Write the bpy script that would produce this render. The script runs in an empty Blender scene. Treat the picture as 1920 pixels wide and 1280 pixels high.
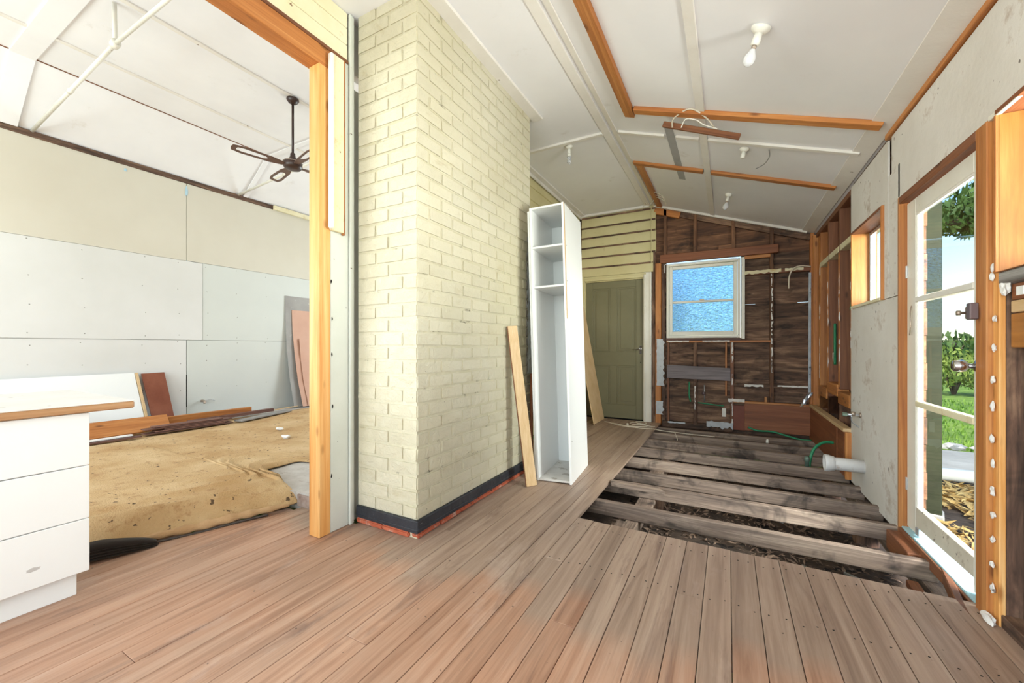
import bpy, bmesh, math, random
from mathutils import Vector, Matrix, Euler, Quaternion, noise
random.seed(7)
SC = bpy.context.scene
COL = SC.collection
R = math.radians

# ---------------------------------------------------------------- camera
cam = bpy.data.objects.new('camera', bpy.data.cameras.new('camera'))
COL.objects.link(cam)
cam.location = (0, 0, 1.15)
cam.rotation_euler = (R(90), 0, R(28.465))
cam.data.sensor_width = 36
cam.data.lens = 747 / 1920 * 36
cam.data.shift_y = 9 / 1920
cam.data.clip_start = 0.02
SC.camera = cam

# ---------------------------------------------------------------- sky, sun, window daylight, added garden fill, exposure
wd = bpy.data.worlds.new('sky'); SC.world = wd
wd.use_nodes = True
wn = wd.node_tree
sky = wn.nodes.new('ShaderNodeTexSky')
sky.sky_type = 'NISHITA'
sky.sun_disc = False
sky.sun_elevation = R(52)
sky.sun_rotation = R(250)
sky.air_density = 1.1
sky.dust_density = 0.15
sky.ozone_density = 3.0
bg = wn.nodes['Background']
bg.inputs['Strength'].default_value = 0.22
wn.links.new(sky.outputs[0], bg.inputs[0])

def sun_lamp():
    l = bpy.data.lights.new('sun', 'SUN'); l.energy = 4.0; l.angle = R(0.6); l.color = (1.0, 0.95, 0.86)
    o = bpy.data.objects.new('sun', l); COL.objects.link(o)
    d = Vector((0.62, 0.12, -0.78)).normalized()       # from over the roof, to the garden side
    o.rotation_euler = d.to_track_quat('-Z', 'Y').to_euler()
sun_lamp()

def area_light(name, loc, direction, w, h, power, color):
    l = bpy.data.lights.new(name, 'AREA'); l.shape = 'RECTANGLE'; l.size = w; l.size_y = h
    l.energy = power; l.color = color
    o = bpy.data.objects.new(name, l); COL.objects.link(o)
    o.location = loc
    o.rotation_euler = Vector(direction).to_track_quat('-Z', 'Z').to_euler()
DAY = (0.91, 0.95, 1.0)
area_light('daylight_rear_window', (-0.55, -2.34, 1.55), (0, 1, 0), 2.5, 2.0, 96, DAY)
area_light('daylight_parlour_window', (-4.6, -2.74, 1.9), (0, 1, 0), 3.4, 2.2, 165, DAY)
area_light('daylight_side_window', (1.16, 1.64, 1.78), (-1, 0, 0), 1.4, 0.62, 12, DAY)
area_light('daylight_parlour_end_window', (-4.3, 6.56, 2.0), (0, -1, 0), 1.9, 1.9, 85, DAY)
area_light('fill_garden_door', (2.7, 2.15, 1.5), (-0.80, 0.60, -0.02), 1.2, 2.4, 330, (1.0, 0.99, 0.95))  # added fill lamp in the garden, brightens the far end; no window of its own

vs = SC.view_settings
vs.view_transform = 'Standard'; vs.look = 'None'; vs.gamma = 1.0
vs.use_curve_mapping = False
vs.exposure = 0.72

# ================================================================ materials
def S(r, g=None, b=None):
    if g is None: r, g, b = r
    f = lambda c: (c/255/12.92) if c/255 <= 0.04045 else ((c/255+0.055)/1.055)**2.4
    return (f(r), f(g), f(b), 1.0)

MATS = {}
class NB:
    def __init__(self, name):
        self.m = bpy.data.materials.new(name); self.m.use_nodes = True
        self.t = self.m.node_tree; self.n = self.t.nodes
        self.p = self.n['Principled BSDF']; self.out = self.n['Material Output']
    def new(self, typ, **kw):
        x = self.n.new(typ)
        for k, v in kw.items():
            if k.startswith('_'): setattr(x, k[1:], v)
            else: x.inputs[k.replace('__', ' ')].default_value = v
        return x
    def link(self, a, b): self.t.links.new(a, b)
    def vec(self, src, scale, rnd=True):
        """coordinates: 'object' (+ a random shift for each object) or 'world'"""
        if src == 'world':
            g = self.new('ShaderNodeNewGeometry').outputs['Position']
        else:
            g = self.new('ShaderNodeTexCoord').outputs['Object']
            if rnd:
                oi = self.new('ShaderNodeObjectInfo')
                mu = self.new('ShaderNodeMath', _operation='MULTIPLY'); mu.inputs[1].default_value = 53.0
                self.link(oi.outputs['Random'], mu.inputs[0])
                ad = self.new('ShaderNodeVectorMath', _operation='ADD')
                self.link(g, ad.inputs[0]); self.link(mu.outputs[0], ad.inputs[1]); g = ad.outputs[0]
        mp = self.new('ShaderNodeMapping'); mp.inputs['Scale'].default_value = scale if hasattr(scale, '__len__') else (scale,)*3
        self.link(g, mp.inputs['Vector'])
        return mp.outputs[0]
    def noise(self, vec, scale=1.0, detail=4.0, rough=0.6, dist=0.0):
        x = self.new('ShaderNodeTexNoise', Scale=scale, Detail=detail, Roughness=rough, Distortion=dist)
        self.link(vec, x.inputs['Vector']); return x.outputs['Fac']
    def ramp(self, fac, stops):
        x = self.new('ShaderNodeValToRGB'); e = x.color_ramp.elements
        while len(e) < len(stops): e.new(0.5)
        for el, (p, c) in zip(e, stops):
            el.position = p; el.color = c if hasattr(c, '__len__') else (c, c, c, 1)
        self.link(fac, x.inputs[0]); return x.outputs[0]
    def mix(self, fac, a, b, mode='MIX'):
        x = self.new('ShaderNodeMix', _data_type='RGBA', _blend_type=mode)
        for s, v in ((0, fac), (6, a), (7, b)):
            if hasattr(v, 'links'): self.link(v, x.inputs[s])
            else: x.inputs[s].default_value = v
        return x.outputs[2]
    def bump(self, h, strength, dist=0.01):
        x = self.new('ShaderNodeBump', Strength=strength, Distance=dist)
        self.link(h, x.inputs['Height']); self.link(x.outputs[0], self.p.inputs['Normal']); return x
    def color(self, c):
        if hasattr(c, 'links'): self.link(c, self.p.inputs['Base Color'])
        else: self.p.inputs['Base Color'].default_value = c
    def rough(self, r):
        if hasattr(r, 'links'): self.link(r, self.p.inputs['Roughness'])
        else: self.p.inputs['Roughness'].default_value = r

def plain(name, c, rough=0.5, metal=0.0, spec=0.5):
    if name in MATS: return MATS[name]
    b = NB(name); b.color(S(c)); b.rough(rough); b.p.inputs['Metallic'].default_value = metal
    b.p.inputs['Specular IOR Level'].default_value = spec
    MATS[name] = b.m; return b.m

def paint(name, c1, c2, scale=1.5, rough=0.55, fine=None, bump=(40, 0.12), spots=None, patch=None, spec=0.4, src='world', vscale=1.0):
    """paint or board: two tones, optional dark spots (colour, scale, threshold) and patches (colour, scale, threshold)"""
    if name in MATS: return MATS[name]
    b = NB(name)
    v = b.vec(src, vscale)
    c = b.ramp(b.noise(v, scale, 5, 0.6), [(0.35, S(c1)), (0.7, S(c2))])
    if fine:
        c = b.mix(b.ramp(b.noise(v, fine[1], 6, 0.75), [(fine[2], 0.0), (fine[2]+0.12, fine[3])]), c, S(fine[0]))
    if patch:
        c = b.mix(b.ramp(b.noise(v, patch[1], 6, 0.7, 0.4), [(patch[2], 0.0), (patch[2]+0.03, 1.0)]), c, S(patch[0]))
    if spots:
        c = b.mix(b.ramp(b.noise(v, spots[1], 3, 0.5), [(spots[2], 0.0), (spots[2]+0.03, 0.85)]), c, S(spots[0]))
    b.color(c); b.rough(rough); b.p.inputs['Specular IOR Level'].default_value = spec
    if bump: b.bump(b.noise(v, bump[0], 4, 0.6), bump[1], 0.01)
    MATS[name] = b.m; return b.m

WOODS = {
    # name: (dark, mid, light, grain across, grain along, roughness, value spread, knots)
    'orange':  ((150, 86, 40), (190, 122, 62), (212, 150, 88), 16, 0.9, 0.5, 0.16, 1),
    'pine':    ((206, 132, 62), (228, 168, 98), (240, 196, 134), 16, 0.9, 0.42, 0.08, 1),
    'ply':     ((142, 86, 32), (172, 112, 50), (190, 134, 70), 7, 1.2, 0.4, 0.05, 0),
    'brown':   ((92, 52, 30), (126, 78, 50), (146, 96, 64), 18, 0.9, 0.55, 0.2, 1),
    'redwood': ((104, 56, 30), (138, 80, 46), (156, 98, 62), 14, 0.8, 0.55, 0.1, 0),
    'dark':    ((44, 30, 24), (116, 86, 68), (172, 136, 108), 11, 1.9, 0.75, 0.25, 1),
    'darkred': ((66, 42, 30), (124, 84, 58), (166, 118, 84), 12, 1.6, 0.7, 0.25, 1),
    'joist':   ((84, 70, 62), (138, 118, 104), (176, 156, 138), 20, 1.3, 0.8, 0.16, 1),
    'tan':     ((196, 160, 112), (212, 180, 136), (222, 194, 154), 30, 4.0, 0.6, 0.04, 0),
    'greyed':  ((104, 100, 96), (150, 146, 142), (182, 178, 172), 22, 1.0, 0.7, 0.1, 0),
    'edge':    ((158, 110, 68), (182, 136, 92), (198, 156, 112), 20, 0.8, 0.45, 0.05, 0),
    'patch':   ((92, 82, 84), (126, 116, 120), (150, 140, 142), 18, 1.0, 0.6, 0.05, 0),
    'plum':    ((78, 50, 42), (112, 76, 64), (150, 112, 98), 22, 1.0, 0.6, 0.2, 0),
}
def wood(key, axis):
    k = f'wood_{key}_{axis}'
    if k in MATS: return MATS[k]
    d, m, l, across, along, rough, spread, knots = WOODS[key]
    b = NB(k)
    sc = [across]*3; sc['xyz'.index(axis)] = along
    v = b.vec('object', sc)
    g = b.noise(v, 1.0, 6, 0.62, 0.7)
    c = b.ramp(g, [(0.28, S(d)), (0.5, S(m)), (0.72, S(l))])
    sc2 = [across*7]*3; sc2['xyz'.index(axis)] = along*2.0
    f = b.noise(b.vec('object', sc2), 1.0, 3, 0.6)
    c = b.mix(b.ramp(f, [(0.3, 0.55), (0.6, 0.0)]), c, S(d))
    if knots:
        vk = b.new('ShaderNodeTexVoronoi', Scale=1.0); sk = [9.0]*3; sk['xyz'.index(axis)] = 3.2
        b.link(b.vec('object', sk), vk.inputs['Vector'])
        c = b.mix(b.ramp(vk.outputs['Distance'], [(0.06, 0.85), (0.16, 0.0)]), c, S([x*0.75 for x in d]))
    if key in ('dark', 'darkred', 'joist'):
        bl = b.noise(b.vec('object', 2.6 if key != 'joist' else 3.4), 1.0, 4, 0.65, 0.6)
        c = b.mix(b.ramp(bl, [(0.54, 0.0), (0.68, 0.8)]), c, S([x*0.5 for x in d]))
    oi = b.new('ShaderNodeObjectInfo')
    mr = b.new('ShaderNodeMapRange'); mr.inputs[3].default_value = 1-spread; mr.inputs[4].default_value = 1+spread
    b.link(oi.outputs['Random'], mr.inputs[0])
    hs = b.new('ShaderNodeHueSaturation'); b.link(c, hs.inputs['Color']); b.link(mr.outputs[0], hs.inputs['Value'])
    b.color(hs.outputs[0]); b.rough(rough)
    b.bump(f, 0.25, 0.004)
    MATS[k] = b.m; return b.m

def floor_material():
    b = NB('floorboard_timber')
    v = b.vec('object', (17, 0.8, 17))
    g = b.noise(v, 1.0, 6, 0.62, 0.8)
    warm = b.ramp(g, [(0.28, S(150, 104, 78)), (0.5, S(188, 144, 117)), (0.74, S(206, 167, 142))])
    grey = b.ramp(g, [(0.28, S(140, 116, 100)), (0.5, S(168, 143, 124)), (0.74, S(186, 163, 144))])
    # the sealed warm boards end where the old room ended, board by board
    geo = b.new('ShaderNodeNewGeometry'); sp = b.new('ShaderNodeSeparateXYZ'); b.link(geo.outputs['Position'], sp.inputs[0])
    oi = b.new('ShaderNodeObjectInfo')
    j = b.new('ShaderNodeMath', _operation='MULTIPLY_ADD'); j.inputs[1].default_value = 0.36; b.link(oi.outputs['Random'], j.inputs[0]); b.link(sp.outputs['Y'], j.inputs[2])
    mr = b.new('ShaderNodeMapRange'); mr.inputs[1].default_value = 1.72; mr.inputs[2].default_value = 1.86; b.link(j.outputs[0], mr.inputs[0])
    wn_ = b.noise(b.vec('world', 1.3), 1.0, 4, 0.6, 0.5)
    c = b.mix(b.mix(b.ramp(wn_, [(0.40, 0.0), (0.62, 0.42)]), mr.outputs[0], (1, 1, 1, 1)), warm, grey)
    # worn dark streaks along the boards, pale scuffs, footmarks
    st = b.noise(b.vec('world', (7.0, 0.7, 1)), 1.0, 6, 0.72, 0.9)
    c = b.mix(b.ramp(st, [(0.57, 0.0), (0.70, 0.7)]), c, S(110, 84, 76))
    sc_ = b.noise(b.vec('world', (2.2, 0.9, 1)), 1.0, 6, 0.75, 0.3)
    c = b.mix(b.ramp(sc_, [(0.56, 0.0), (0.78, 0.5)]), c, S(216, 196, 184))
    fi = b.noise(b.vec('object', (120, 3, 120)), 1.0, 3, 0.6)
    c = b.mix(b.ramp(fi, [(0.28, 0.25), (0.5, 0.0)]), c, S(116, 86, 68))
    sp2 = b.noise(b.vec('world', 34), 1.0, 2, 0.5)
    c = b.mix(b.ramp(sp2, [(0.74, 0.0), (0.77, 0.8)]), c, S(74, 54, 46))
    mr2 = b.new('ShaderNodeMapRange'); mr2.inputs[3].default_value = 0.90; mr2.inputs[4].default_value = 1.09; b.link(oi.outputs['Random'], mr2.inputs[0])
    hs = b.new('ShaderNodeHueSaturation'); b.link(c, hs.inputs['Color']); b.link(mr2.outputs[0], hs.inputs['Value'])
    b.color(hs.outputs[0])
    b.rough(b.ramp(wn_, [(0.3, 0.34), (0.7, 0.6)]))
    b.bump(fi, 0.12, 0.003)
    return b.m
M_FLOOR = floor_material()

def brick_paint():
    b = NB('thick_cream_brick_paint')
    v = b.vec('world', 1.0)
    c = b.ramp(b.noise(v, 1.1, 5, 0.6), [(0.3, S(206, 197, 168)), (0.7, S(219, 212, 190))])
    c = b.mix(b.ramp(b.noise(b.vec('world', (3, 3, 7)), 1.0, 6, 0.75, 0.5), [(0.58, 0.0), (0.74, 0.6)]), c, S(180, 164, 120))
    oi = b.new('ShaderNodeObjectInfo')
    mr = b.new('ShaderNodeMapRange'); mr.inputs[3].default_value = 0.955; mr.inputs[4].default_value = 1.03; b.link(oi.outputs['Random'], mr.inputs[0])
    hs = b.new('ShaderNodeHueSaturation'); b.link(c, hs.inputs['Color']); b.link(mr.outputs[0], hs.inputs['Value'])
    c = b.mix(b.ramp(b.noise(v, 55, 2, 0.5), [(0.765, 0.0), (0.79, 0.9)]), hs.outputs[0], S(96, 84, 62))
    b.color(c); b.rough(0.36)
    b.bump(b.noise(v, 17, 7, 0.68, 0.6), 0.85, 0.014)
    return b.m
M_BRICK = brick_paint()
M_MORTAR = paint('painted_mortar_joint', (202, 194, 164), (214, 206, 182), 2, 0.5, fine=((70, 58, 44), 7, 0.60, 0.95), bump=(40, 0.7))
M_REDBRICK = paint('bare_red_brick', (176, 84, 56), (196, 108, 78), 9, 0.8, fine=((214, 196, 180), 14, 0.56, 0.85), spots=((64, 44, 38), 12, 0.68))
M_BLACKP = paint('black_plinth_paint', (44, 46, 52), (62, 64, 70), 6, 0.4, spots=((190, 186, 180), 30, 0.72), bump=(24, 0.5))
M_CEIL = paint('white_ceiling_board', (232, 229, 230), (243, 240, 240), 0.7, 0.6, fine=((204, 194, 184), 2.2, 0.62, 0.5), bump=(70, 0.03))
M_CEILTRIM = paint('cream_ceiling_batten', (228, 221, 212), (238, 232, 225), 2.5, 0.5, spots=((140, 122, 104), 14, 0.74))
M_PLASTER = paint('white_plasterboard', (214, 212, 208), (226, 224, 222), 0.6, 0.7, bump=(90, 0.03))
M_PLASTER_T = paint('tan_tinted_plasterboard', (206, 198, 182), (216, 210, 196), 0.5, 0.7, bump=(90, 0.03))
M_PLASTER_G = paint('green_grey_plasterboard', (204, 206, 202), (214, 216, 210), 0.5, 0.7, bump=(90, 0.03))
M_SHEET = paint('weathered_wall_sheet', (212, 205, 196), (228, 223, 217), 1.8, 0.6, fine=((164, 138, 114), 3.6, 0.56, 0.7), spots=((76, 58, 46), 19, 0.725), bump=(30, 0.2))
M_WBOARD = paint('cream_weatherboard_paint', (206, 193, 144), (219, 208, 164), 2.0, 0.45, fine=((160, 134, 78), 6, 0.62, 0.6), spots=((92, 70, 40), 34, 0.75))
M_PEEL = paint('peeling_cream_paint', (224, 212, 172), (232, 224, 194), 3.0, 0.5, fine=((196, 160, 92), 5, 0.56, 0.75), spots=((108, 60, 26), 18, 0.69))
M_OFFW = paint('offwhite_gloss_paint', (226, 220, 206), (236, 232, 222), 3.0, 0.35, fine=((178, 150, 116), 7, 0.63, 0.6), spots=((92, 66, 46), 28, 0.73))
M_JAMBW = paint('pale_green_white_paint', (200, 203, 192), (212, 213, 204), 2.0, 0.4, spots=((86, 70, 50), 24, 0.74))
M_DOORG = paint('olive_green_door_paint', (119, 114, 88), (131, 126, 100), 1.2, 0.32, bump=(30, 0.06))
M_MELA = paint('white_melamine', (238, 238, 236), (244, 244, 242), 0.8, 0.28, bump=None)
M_MELAIN = paint('white_melamine_inside', (226, 228, 226), (234, 236, 234), 0.8, 0.4, bump=None)
M_LAMTOP = paint('dusty_white_laminate', (228, 224, 218), (238, 236, 232), 4, 0.4, spots=((140, 110, 84), 20, 0.73), bump=None)
M_CARPET = paint('straw_coloured_underlay', (190, 152, 104), (216, 186, 142), 2.2, 0.95, fine=((158, 114, 68), 11, 0.55, 0.6), spots=((58, 40, 28), 24, 0.665), bump=(90, 0.9))
M_HESSIAN = paint('tan_hessian_backing', (178, 140, 98), (200, 164, 122), 5, 0.9, bump=(220, 0.5))
M_RUBBER = plain('black_ribbed_rubber', (64, 56, 50), 0.45)
M_CONC = paint('dusty_concrete', (176, 168, 160), (202, 196, 190), 5, 0.9, fine=((128, 104, 88), 7, 0.58, 0.8), bump=(40, 0.4))
M_SOIL = paint('dark_subfloor_soil', (52, 42, 36), (92, 76, 64), 5, 0.95, fine=((130, 108, 90), 13, 0.6, 0.7), spots=((20, 17, 15), 9, 0.6), bump=(22, 0.9))
M_FOIL = plain('silver_foil', (196, 200, 208), 0.28, 0.85)
M_FOILDULL = paint('galvanised_steel_strip', (150, 158, 168), (196, 202, 210), 7, 0.42, spots=((70, 74, 80), 12, 0.66))
M_GREYBRICK = paint('glossy_grey_sealed_brick', (132, 122, 108), (166, 158, 148), 8, 0.25, bump=(30, 0.6))
M_CHROME = plain('chrome', (200, 200, 204), 0.16, 1.0)
M_BRASS = plain('tarnished_metal', (168, 152, 138), 0.42, 0.75)
M_FANB = plain('dark_brown_fan_enamel', (58, 38, 32), 0.35)
M_FANBL = plain('brown_fan_blade', (96, 68, 54), 0.45)
M_WHITEP = plain('white_plastic', (236, 232, 222), 0.35)
M_PVC = paint('grey_white_pvc', (212, 208, 206), (224, 222, 220), 5, 0.35, fine=((160, 134, 112), 8, 0.6, 0.7), bump=None)
M_GREEN = plain('green_pipe', (40, 134, 92), 0.45)
M_CABLE = plain('cream_cable', (216, 204, 184), 0.5)
M_BLACK = plain('black_void', (16, 15, 14), 0.9)
M_GLUE = paint('white_wall_adhesive', (222, 218, 212), (236, 232, 228), 12, 0.8, spots=((110, 90, 76), 18, 0.68), bump=(40, 0.5))
M_PLAST = paint('crumbling_pale_plaster', (186, 190, 196), (208, 210, 214), 8, 0.85, spots=((110, 90, 80), 22, 0.70), bump=(40, 0.4))
M_SILL = paint('pale_blue_sill_paint', (150, 190, 200), (178, 206, 212), 3, 0.4, spots=((140, 120, 96), 20, 0.72))
M_HARD = paint('pink_tan_hardboard', (196, 150, 128), (208, 166, 144), 1.0, 0.6, bump=None)
M_GREYSH = paint('grey_fibre_sheet', (150, 146, 142), (168, 164, 160), 2.0, 0.7, spots=((206, 204, 200), 16, 0.70))
M_EXT = paint('exterior_cream_cladding', (206, 198, 172), (214, 206, 184), 2, 0.6)
M_ALU = plain('mill_aluminium', (206, 208, 212), 0.3, 0.7)
M_POST = paint('dark_olive_post_paint', (44, 48, 30), (60, 64, 42), 3, 0.6)

def bulb_glass():
    b = NB('pearl_bulb_glass'); b.color(S(240, 240, 244)); b.rough(0.12)
    b.p.inputs['Subsurface Weight'].default_value = 0.0
    b.p.inputs['Transmission Weight'].default_value = 0.35; return b.m
M_BULB = bulb_glass()

def clear_pane():
    b = NB('clear_window_glass')
    tr = b.new('ShaderNodeBsdfTransparent'); tr.inputs[0].default_value = (0.93, 0.96, 0.95, 1)
    gl = b.new('ShaderNodeBsdfGlossy'); gl.inputs['Roughness'].default_value = 0.0
    fr = b.new('ShaderNodeFresnel'); fr.inputs['IOR'].default_value = 1.5
    mx = b.new('ShaderNodeMixShader')
    ge = b.new('ShaderNodeNewGeometry'); inv = b.new('ShaderNodeMath', _operation='SUBTRACT'); inv.inputs[0].default_value = 1.0; b.link(ge.outputs['Backfacing'], inv.inputs[1])
    mu = b.new('ShaderNodeMath', _operation='MULTIPLY'); b.link(fr.outputs[0], mu.inputs[0]); b.link(inv.outputs[0], mu.inputs[1])   # the far face of the pane only lets light out
    b.link(mu.outputs[0], mx.inputs[0]); b.link(tr.outputs[0], mx.inputs[1]); b.link(gl.outputs[0], mx.inputs[2])
    b.link(mx.outputs[0], b.out.inputs['Surface']); return b.m
M_GLASS = clear_pane()

def hammered_pane():
    b = NB('hammered_obscure_glass')
    g = b.new('ShaderNodeBsdfRefraction'); g.inputs['Roughness'].default_value = 0.06; g.inputs['IOR'].default_value = 1.5
    g.inputs['Color'].default_value = (0.56, 0.80, 1.0, 1)  # blue of the sky put into the glass tint
    v = b.vec('world', (1.0, 1.0, 1.9))
    h = b.noise(v, 27, 2, 0.5, 0.8)
    bu = b.new('ShaderNodeBump', Strength=1.0, Distance=0.03); b.link(h, bu.inputs['Height']); b.link(bu.outputs[0], g.inputs['Normal'])
    gl = b.new('ShaderNodeBsdfGlossy'); gl.inputs['Roughness'].default_value = 0.1; b.link(bu.outputs[0], gl.inputs['Normal'])
    tr = b.new('ShaderNodeBsdfTransparent'); tr.inputs[0].default_value = (0.85, 0.95, 1.0, 1)
    m1 = b.new('ShaderNodeMixShader'); m1.inputs[0].default_value = 0.18
    b.link(g.outputs[0], m1.inputs[1]); b.link(tr.outputs[0], m1.inputs[2])
    m2 = b.new('ShaderNodeMixShader'); m2.inputs[0].default_value = 0.08
    b.link(m1.outputs[0], m2.inputs[1]); b.link(gl.outputs[0], m2.inputs[2])
    b.link(m2.outputs[0], b.out.inputs['Surface']); return b.m
M_HAMMER = hammered_pane()

# ================================================================ helpers
def props(o, label=None, cat=None, group=None, kind=None):
    if label: o['label'] = label
    if cat: o['category'] = cat
    if group: o['group'] = group
    if kind: o['kind'] = kind
    return o
def E(name, loc=(0, 0, 0), rot=(0, 0, 0), par=None):
    o = bpy.data.objects.new(name, None); COL.objects.link(o)
    o.location = loc; o.rotation_euler = rot; o.empty_display_size = 0.1
    if par: o.parent = par
    return o
def thing(name, label, cat, loc=(0, 0, 0), rot=(0, 0, 0), group=None):
    return props(E(name, loc, rot), label, cat, group)
def struct(name, label=None):
    return props(E(name), label, None, None, 'structure')
def link(name, me, mat, par=None, loc=(0, 0, 0), rot=None, smooth=False):
    if mat and not me.materials: me.materials.append(mat)
    o = bpy.data.objects.new(name, me); COL.objects.link(o)
    o.location = loc
    if rot is not None:
        if isinstance(rot, Quaternion): rot = rot.to_euler()
        o.rotation_euler = rot
    if par: o.parent = par
    if smooth:
        for p in me.polygons: p.use_smooth = True
    return o
CACHE = {}
def box_mesh(s, bev, mat):
    k = (tuple(round(x, 4) for x in s), bev, mat.name)
    if k in CACHE: return CACHE[k]
    bm = bmesh.new()
    bmesh.ops.create_cube(bm, size=1.0)
    for v in bm.verts: v.co = Vector((v.co.x*s[0], v.co.y*s[1], v.co.z*s[2]))
    bb = min(bev, min(s)*0.3)
    if bb > 0.0002: bmesh.ops.bevel(bm, geom=bm.edges[:], offset=bb, segments=1, affect='EDGES')
    me = bpy.data.meshes.new('box'); bm.to_mesh(me); bm.free(); me.materials.append(mat)
    CACHE[k] = me; return me
def pick(mat, s):
    if isinstance(mat, str): return wood(mat, 'xyz'[max(range(3), key=lambda i: s[i])])
    return mat
def B(name, lo, hi, mat, par=None, bev=0.003, rot=None, off=(0, 0, 0)):
    lo, hi = [min(a, b) for a, b in zip(lo, hi)], [max(a, b) for a, b in zip(lo, hi)]
    s = [b-a for a, b in zip(lo, hi)]
    c = [(a+b)/2+o for a, b, o in zip(lo, hi, off)]
    m = pick(mat, s)
    return link(name, box_mesh(s, bev, m), None, par, c, rot)
def beam(name, p0, p1, w, h, mat, par=None, bev=0.003, roll=0.0):
    """bar from p0 to p1 (its centre line), w across, h up"""
    p0, p1 = Vector(p0), Vector(p1); d = p1-p0; L = d.length
    m = wood(mat, 'x') if isinstance(mat, str) else mat
    x = d.normalized(); up = Vector((0, 0, 1)) if abs(x.z) < 0.98 else Vector((0, 1, 0))
    y = up.cross(x).normalized(); z = x.cross(y)
    q = Matrix((x, y, z)).transposed().to_quaternion() @ Quaternion((1, 0, 0), roll)
    return link(name, box_mesh((L, w, h), bev, m), None, par, (p0+p1)/2, q)
def mesh(name, verts, faces, mat, par=None, smooth=False, loc=(0, 0, 0), rot=None):
    me = bpy.data.meshes.new(name); me.from_pydata([tuple(v) for v in verts], [], faces); me.update()
    return link(name, me, pick(mat, (1, 0, 0)) if isinstance(mat, str) else mat, par, loc, rot, smooth)
def boxes(name, lst, mat, par=None):
    """one rigid piece made of several abutting blocks (a sheet with a cut-out)"""
    V, F = [], []
    for lo, hi in lst:
        n = len(V)
        for z in (lo[2], hi[2]):
            V += [(lo[0], lo[1], z), (hi[0], lo[1], z), (hi[0], hi[1], z), (lo[0], hi[1], z)]
        F += [[n+i for i in f] for f in ((3, 2, 1, 0), (4, 5, 6, 7), (0, 1, 5, 4), (1, 2, 6, 5), (2, 3, 7, 6), (3, 0, 4, 7))]
    return mesh(name, V, F, mat, par)
def prism(name, poly, axis, a, b, mat, par=None, bev=0.0):
    """polygon in the two other axes, extruded along an axis from a to b"""
    def pt(u, v, w): return {'x': (w, u, v), 'y': (u, w, v), 'z': (u, v, w)}[axis]
    n = len(poly)
    V = [pt(u, v, a) for u, v in poly]+[pt(u, v, b) for u, v in poly]
    F = [list(range(n)), list(range(2*n-1, n-1, -1))]+[[i, i+n, (i+1) % n+n, (i+1) % n] for i in range(n)]
    bm = bmesh.new(); vs_ = [bm.verts.new(v) for v in V]
    for f in F: bm.faces.new([vs_[i] for i in f])
    bmesh.ops.recalc_face_normals(bm, faces=bm.faces[:])
    if bev: bmesh.ops.bevel(bm, geom=bm.edges[:], offset=bev, segments=1, affect='EDGES')
    me = bpy.data.meshes.new(name); bm.to_mesh(me); bm.free()
    ext = [max(v[i] for v in V)-min(v[i] for v in V) for i in range(3)]
    return link(name, me, pick(mat, ext), par)
def smooth_path(pts, n=6):
    P = [Vector(p) for p in pts]; out = []
    if len(P) < 3: return P
    for i in range(len(P)-1):
        p0, p1, p2, p3 = P[max(i-1, 0)], P[i], P[i+1], P[min(i+2, len(P)-1)]
        for k in range(n):
            t = k/n
            out.append(0.5*((2*p1)+(p2-p0)*t+(2*p0-5*p1+4*p2-p3)*t*t+(3*p1-p0-3*p2+p3)*t**3))
    return out+[P[-1]]
def tube(name, pts, r, mat, par=None, seg=8, curve=True, radii=None, caps=True):
    P = smooth_path(pts) if curve else [Vector(p) for p in pts]
    V, F = [], []; nrm = None
    for i, p in enumerate(P):
        t = (P[min(i+1, len(P)-1)]-P[max(i-1, 0)]).normalized()
        if nrm is None: nrm = t.orthogonal().normalized()
        nrm = (nrm-t*nrm.dot(t)).normalized(); bi = t.cross(nrm)
        rr = radii[i] if radii else r
        V += [p+(nrm*math.cos(a)+bi*math.sin(a))*rr for a in (2*math.pi*k/seg for k in range(seg))]
    for i in range(len(P)-1):
        for k in range(seg):
            F.append([i*seg+k, i*seg+(k+1) % seg, (i+1)*seg+(k+1) % seg, (i+1)*seg+k])
    if caps: F += [list(range(seg))[::-1], list(range((len(P)-1)*seg, len(P)*seg))]
    return mesh(name, V, F, mat, par, True)
def lathe(name, prof, mat, par=None, loc=(0, 0, 0), rot=None, seg=24, smooth=True):
    V, F = [], []
    for r, z in prof: V += [(r*math.cos(a), r*math.sin(a), z) for a in (2*math.pi*k/seg for k in range(seg))]
    for i in range(len(prof)-1):
        for k in range(seg): F.append([i*seg+k, i*seg+(k+1) % seg, (i+1)*seg+(k+1) % seg, (i+1)*seg+k])
    F += [list(range(seg))[::-1], list(range((len(prof)-1)*seg, len(prof)*seg))]
    o = mesh(name, V, F, mat, par, smooth, loc, rot)
    return o
def blob(name, loc, size, mat, par=None, seed=0):
    bm = bmesh.new(); bmesh.ops.create_icosphere(bm, subdivisions=2, radius=1.0)
    for v in bm.verts:
        k = 1+0.7*noise.noise(v.co*1.7+Vector((seed*3.1, seed*1.7, 0)))
        v.co = Vector((v.co.x*size[0], v.co.y*size[1], v.co.z*size[2]))*k
    me = bpy.data.meshes.new(name); bm.to_mesh(me); bm.free()
    return link(name, me, mat, par, loc)
def copy_tree(o, par=None):
    c = o.copy(); COL.objects.link(c); c.parent = par
    for ch in list(o.children): copy_tree(ch, c)
    return c
def spans(a, b, cuts):
    """what is left of [a, b] once the cuts are taken out"""
    out, x = [], a
    for c0, c1 in sorted(cuts):
        if c0 > x: out.append((x, min(c0, b)))
        x = max(x, c1)
    if x < b: out.append((x, b))
    return [(p, q) for p, q in out if q-p > 0.004]

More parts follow.
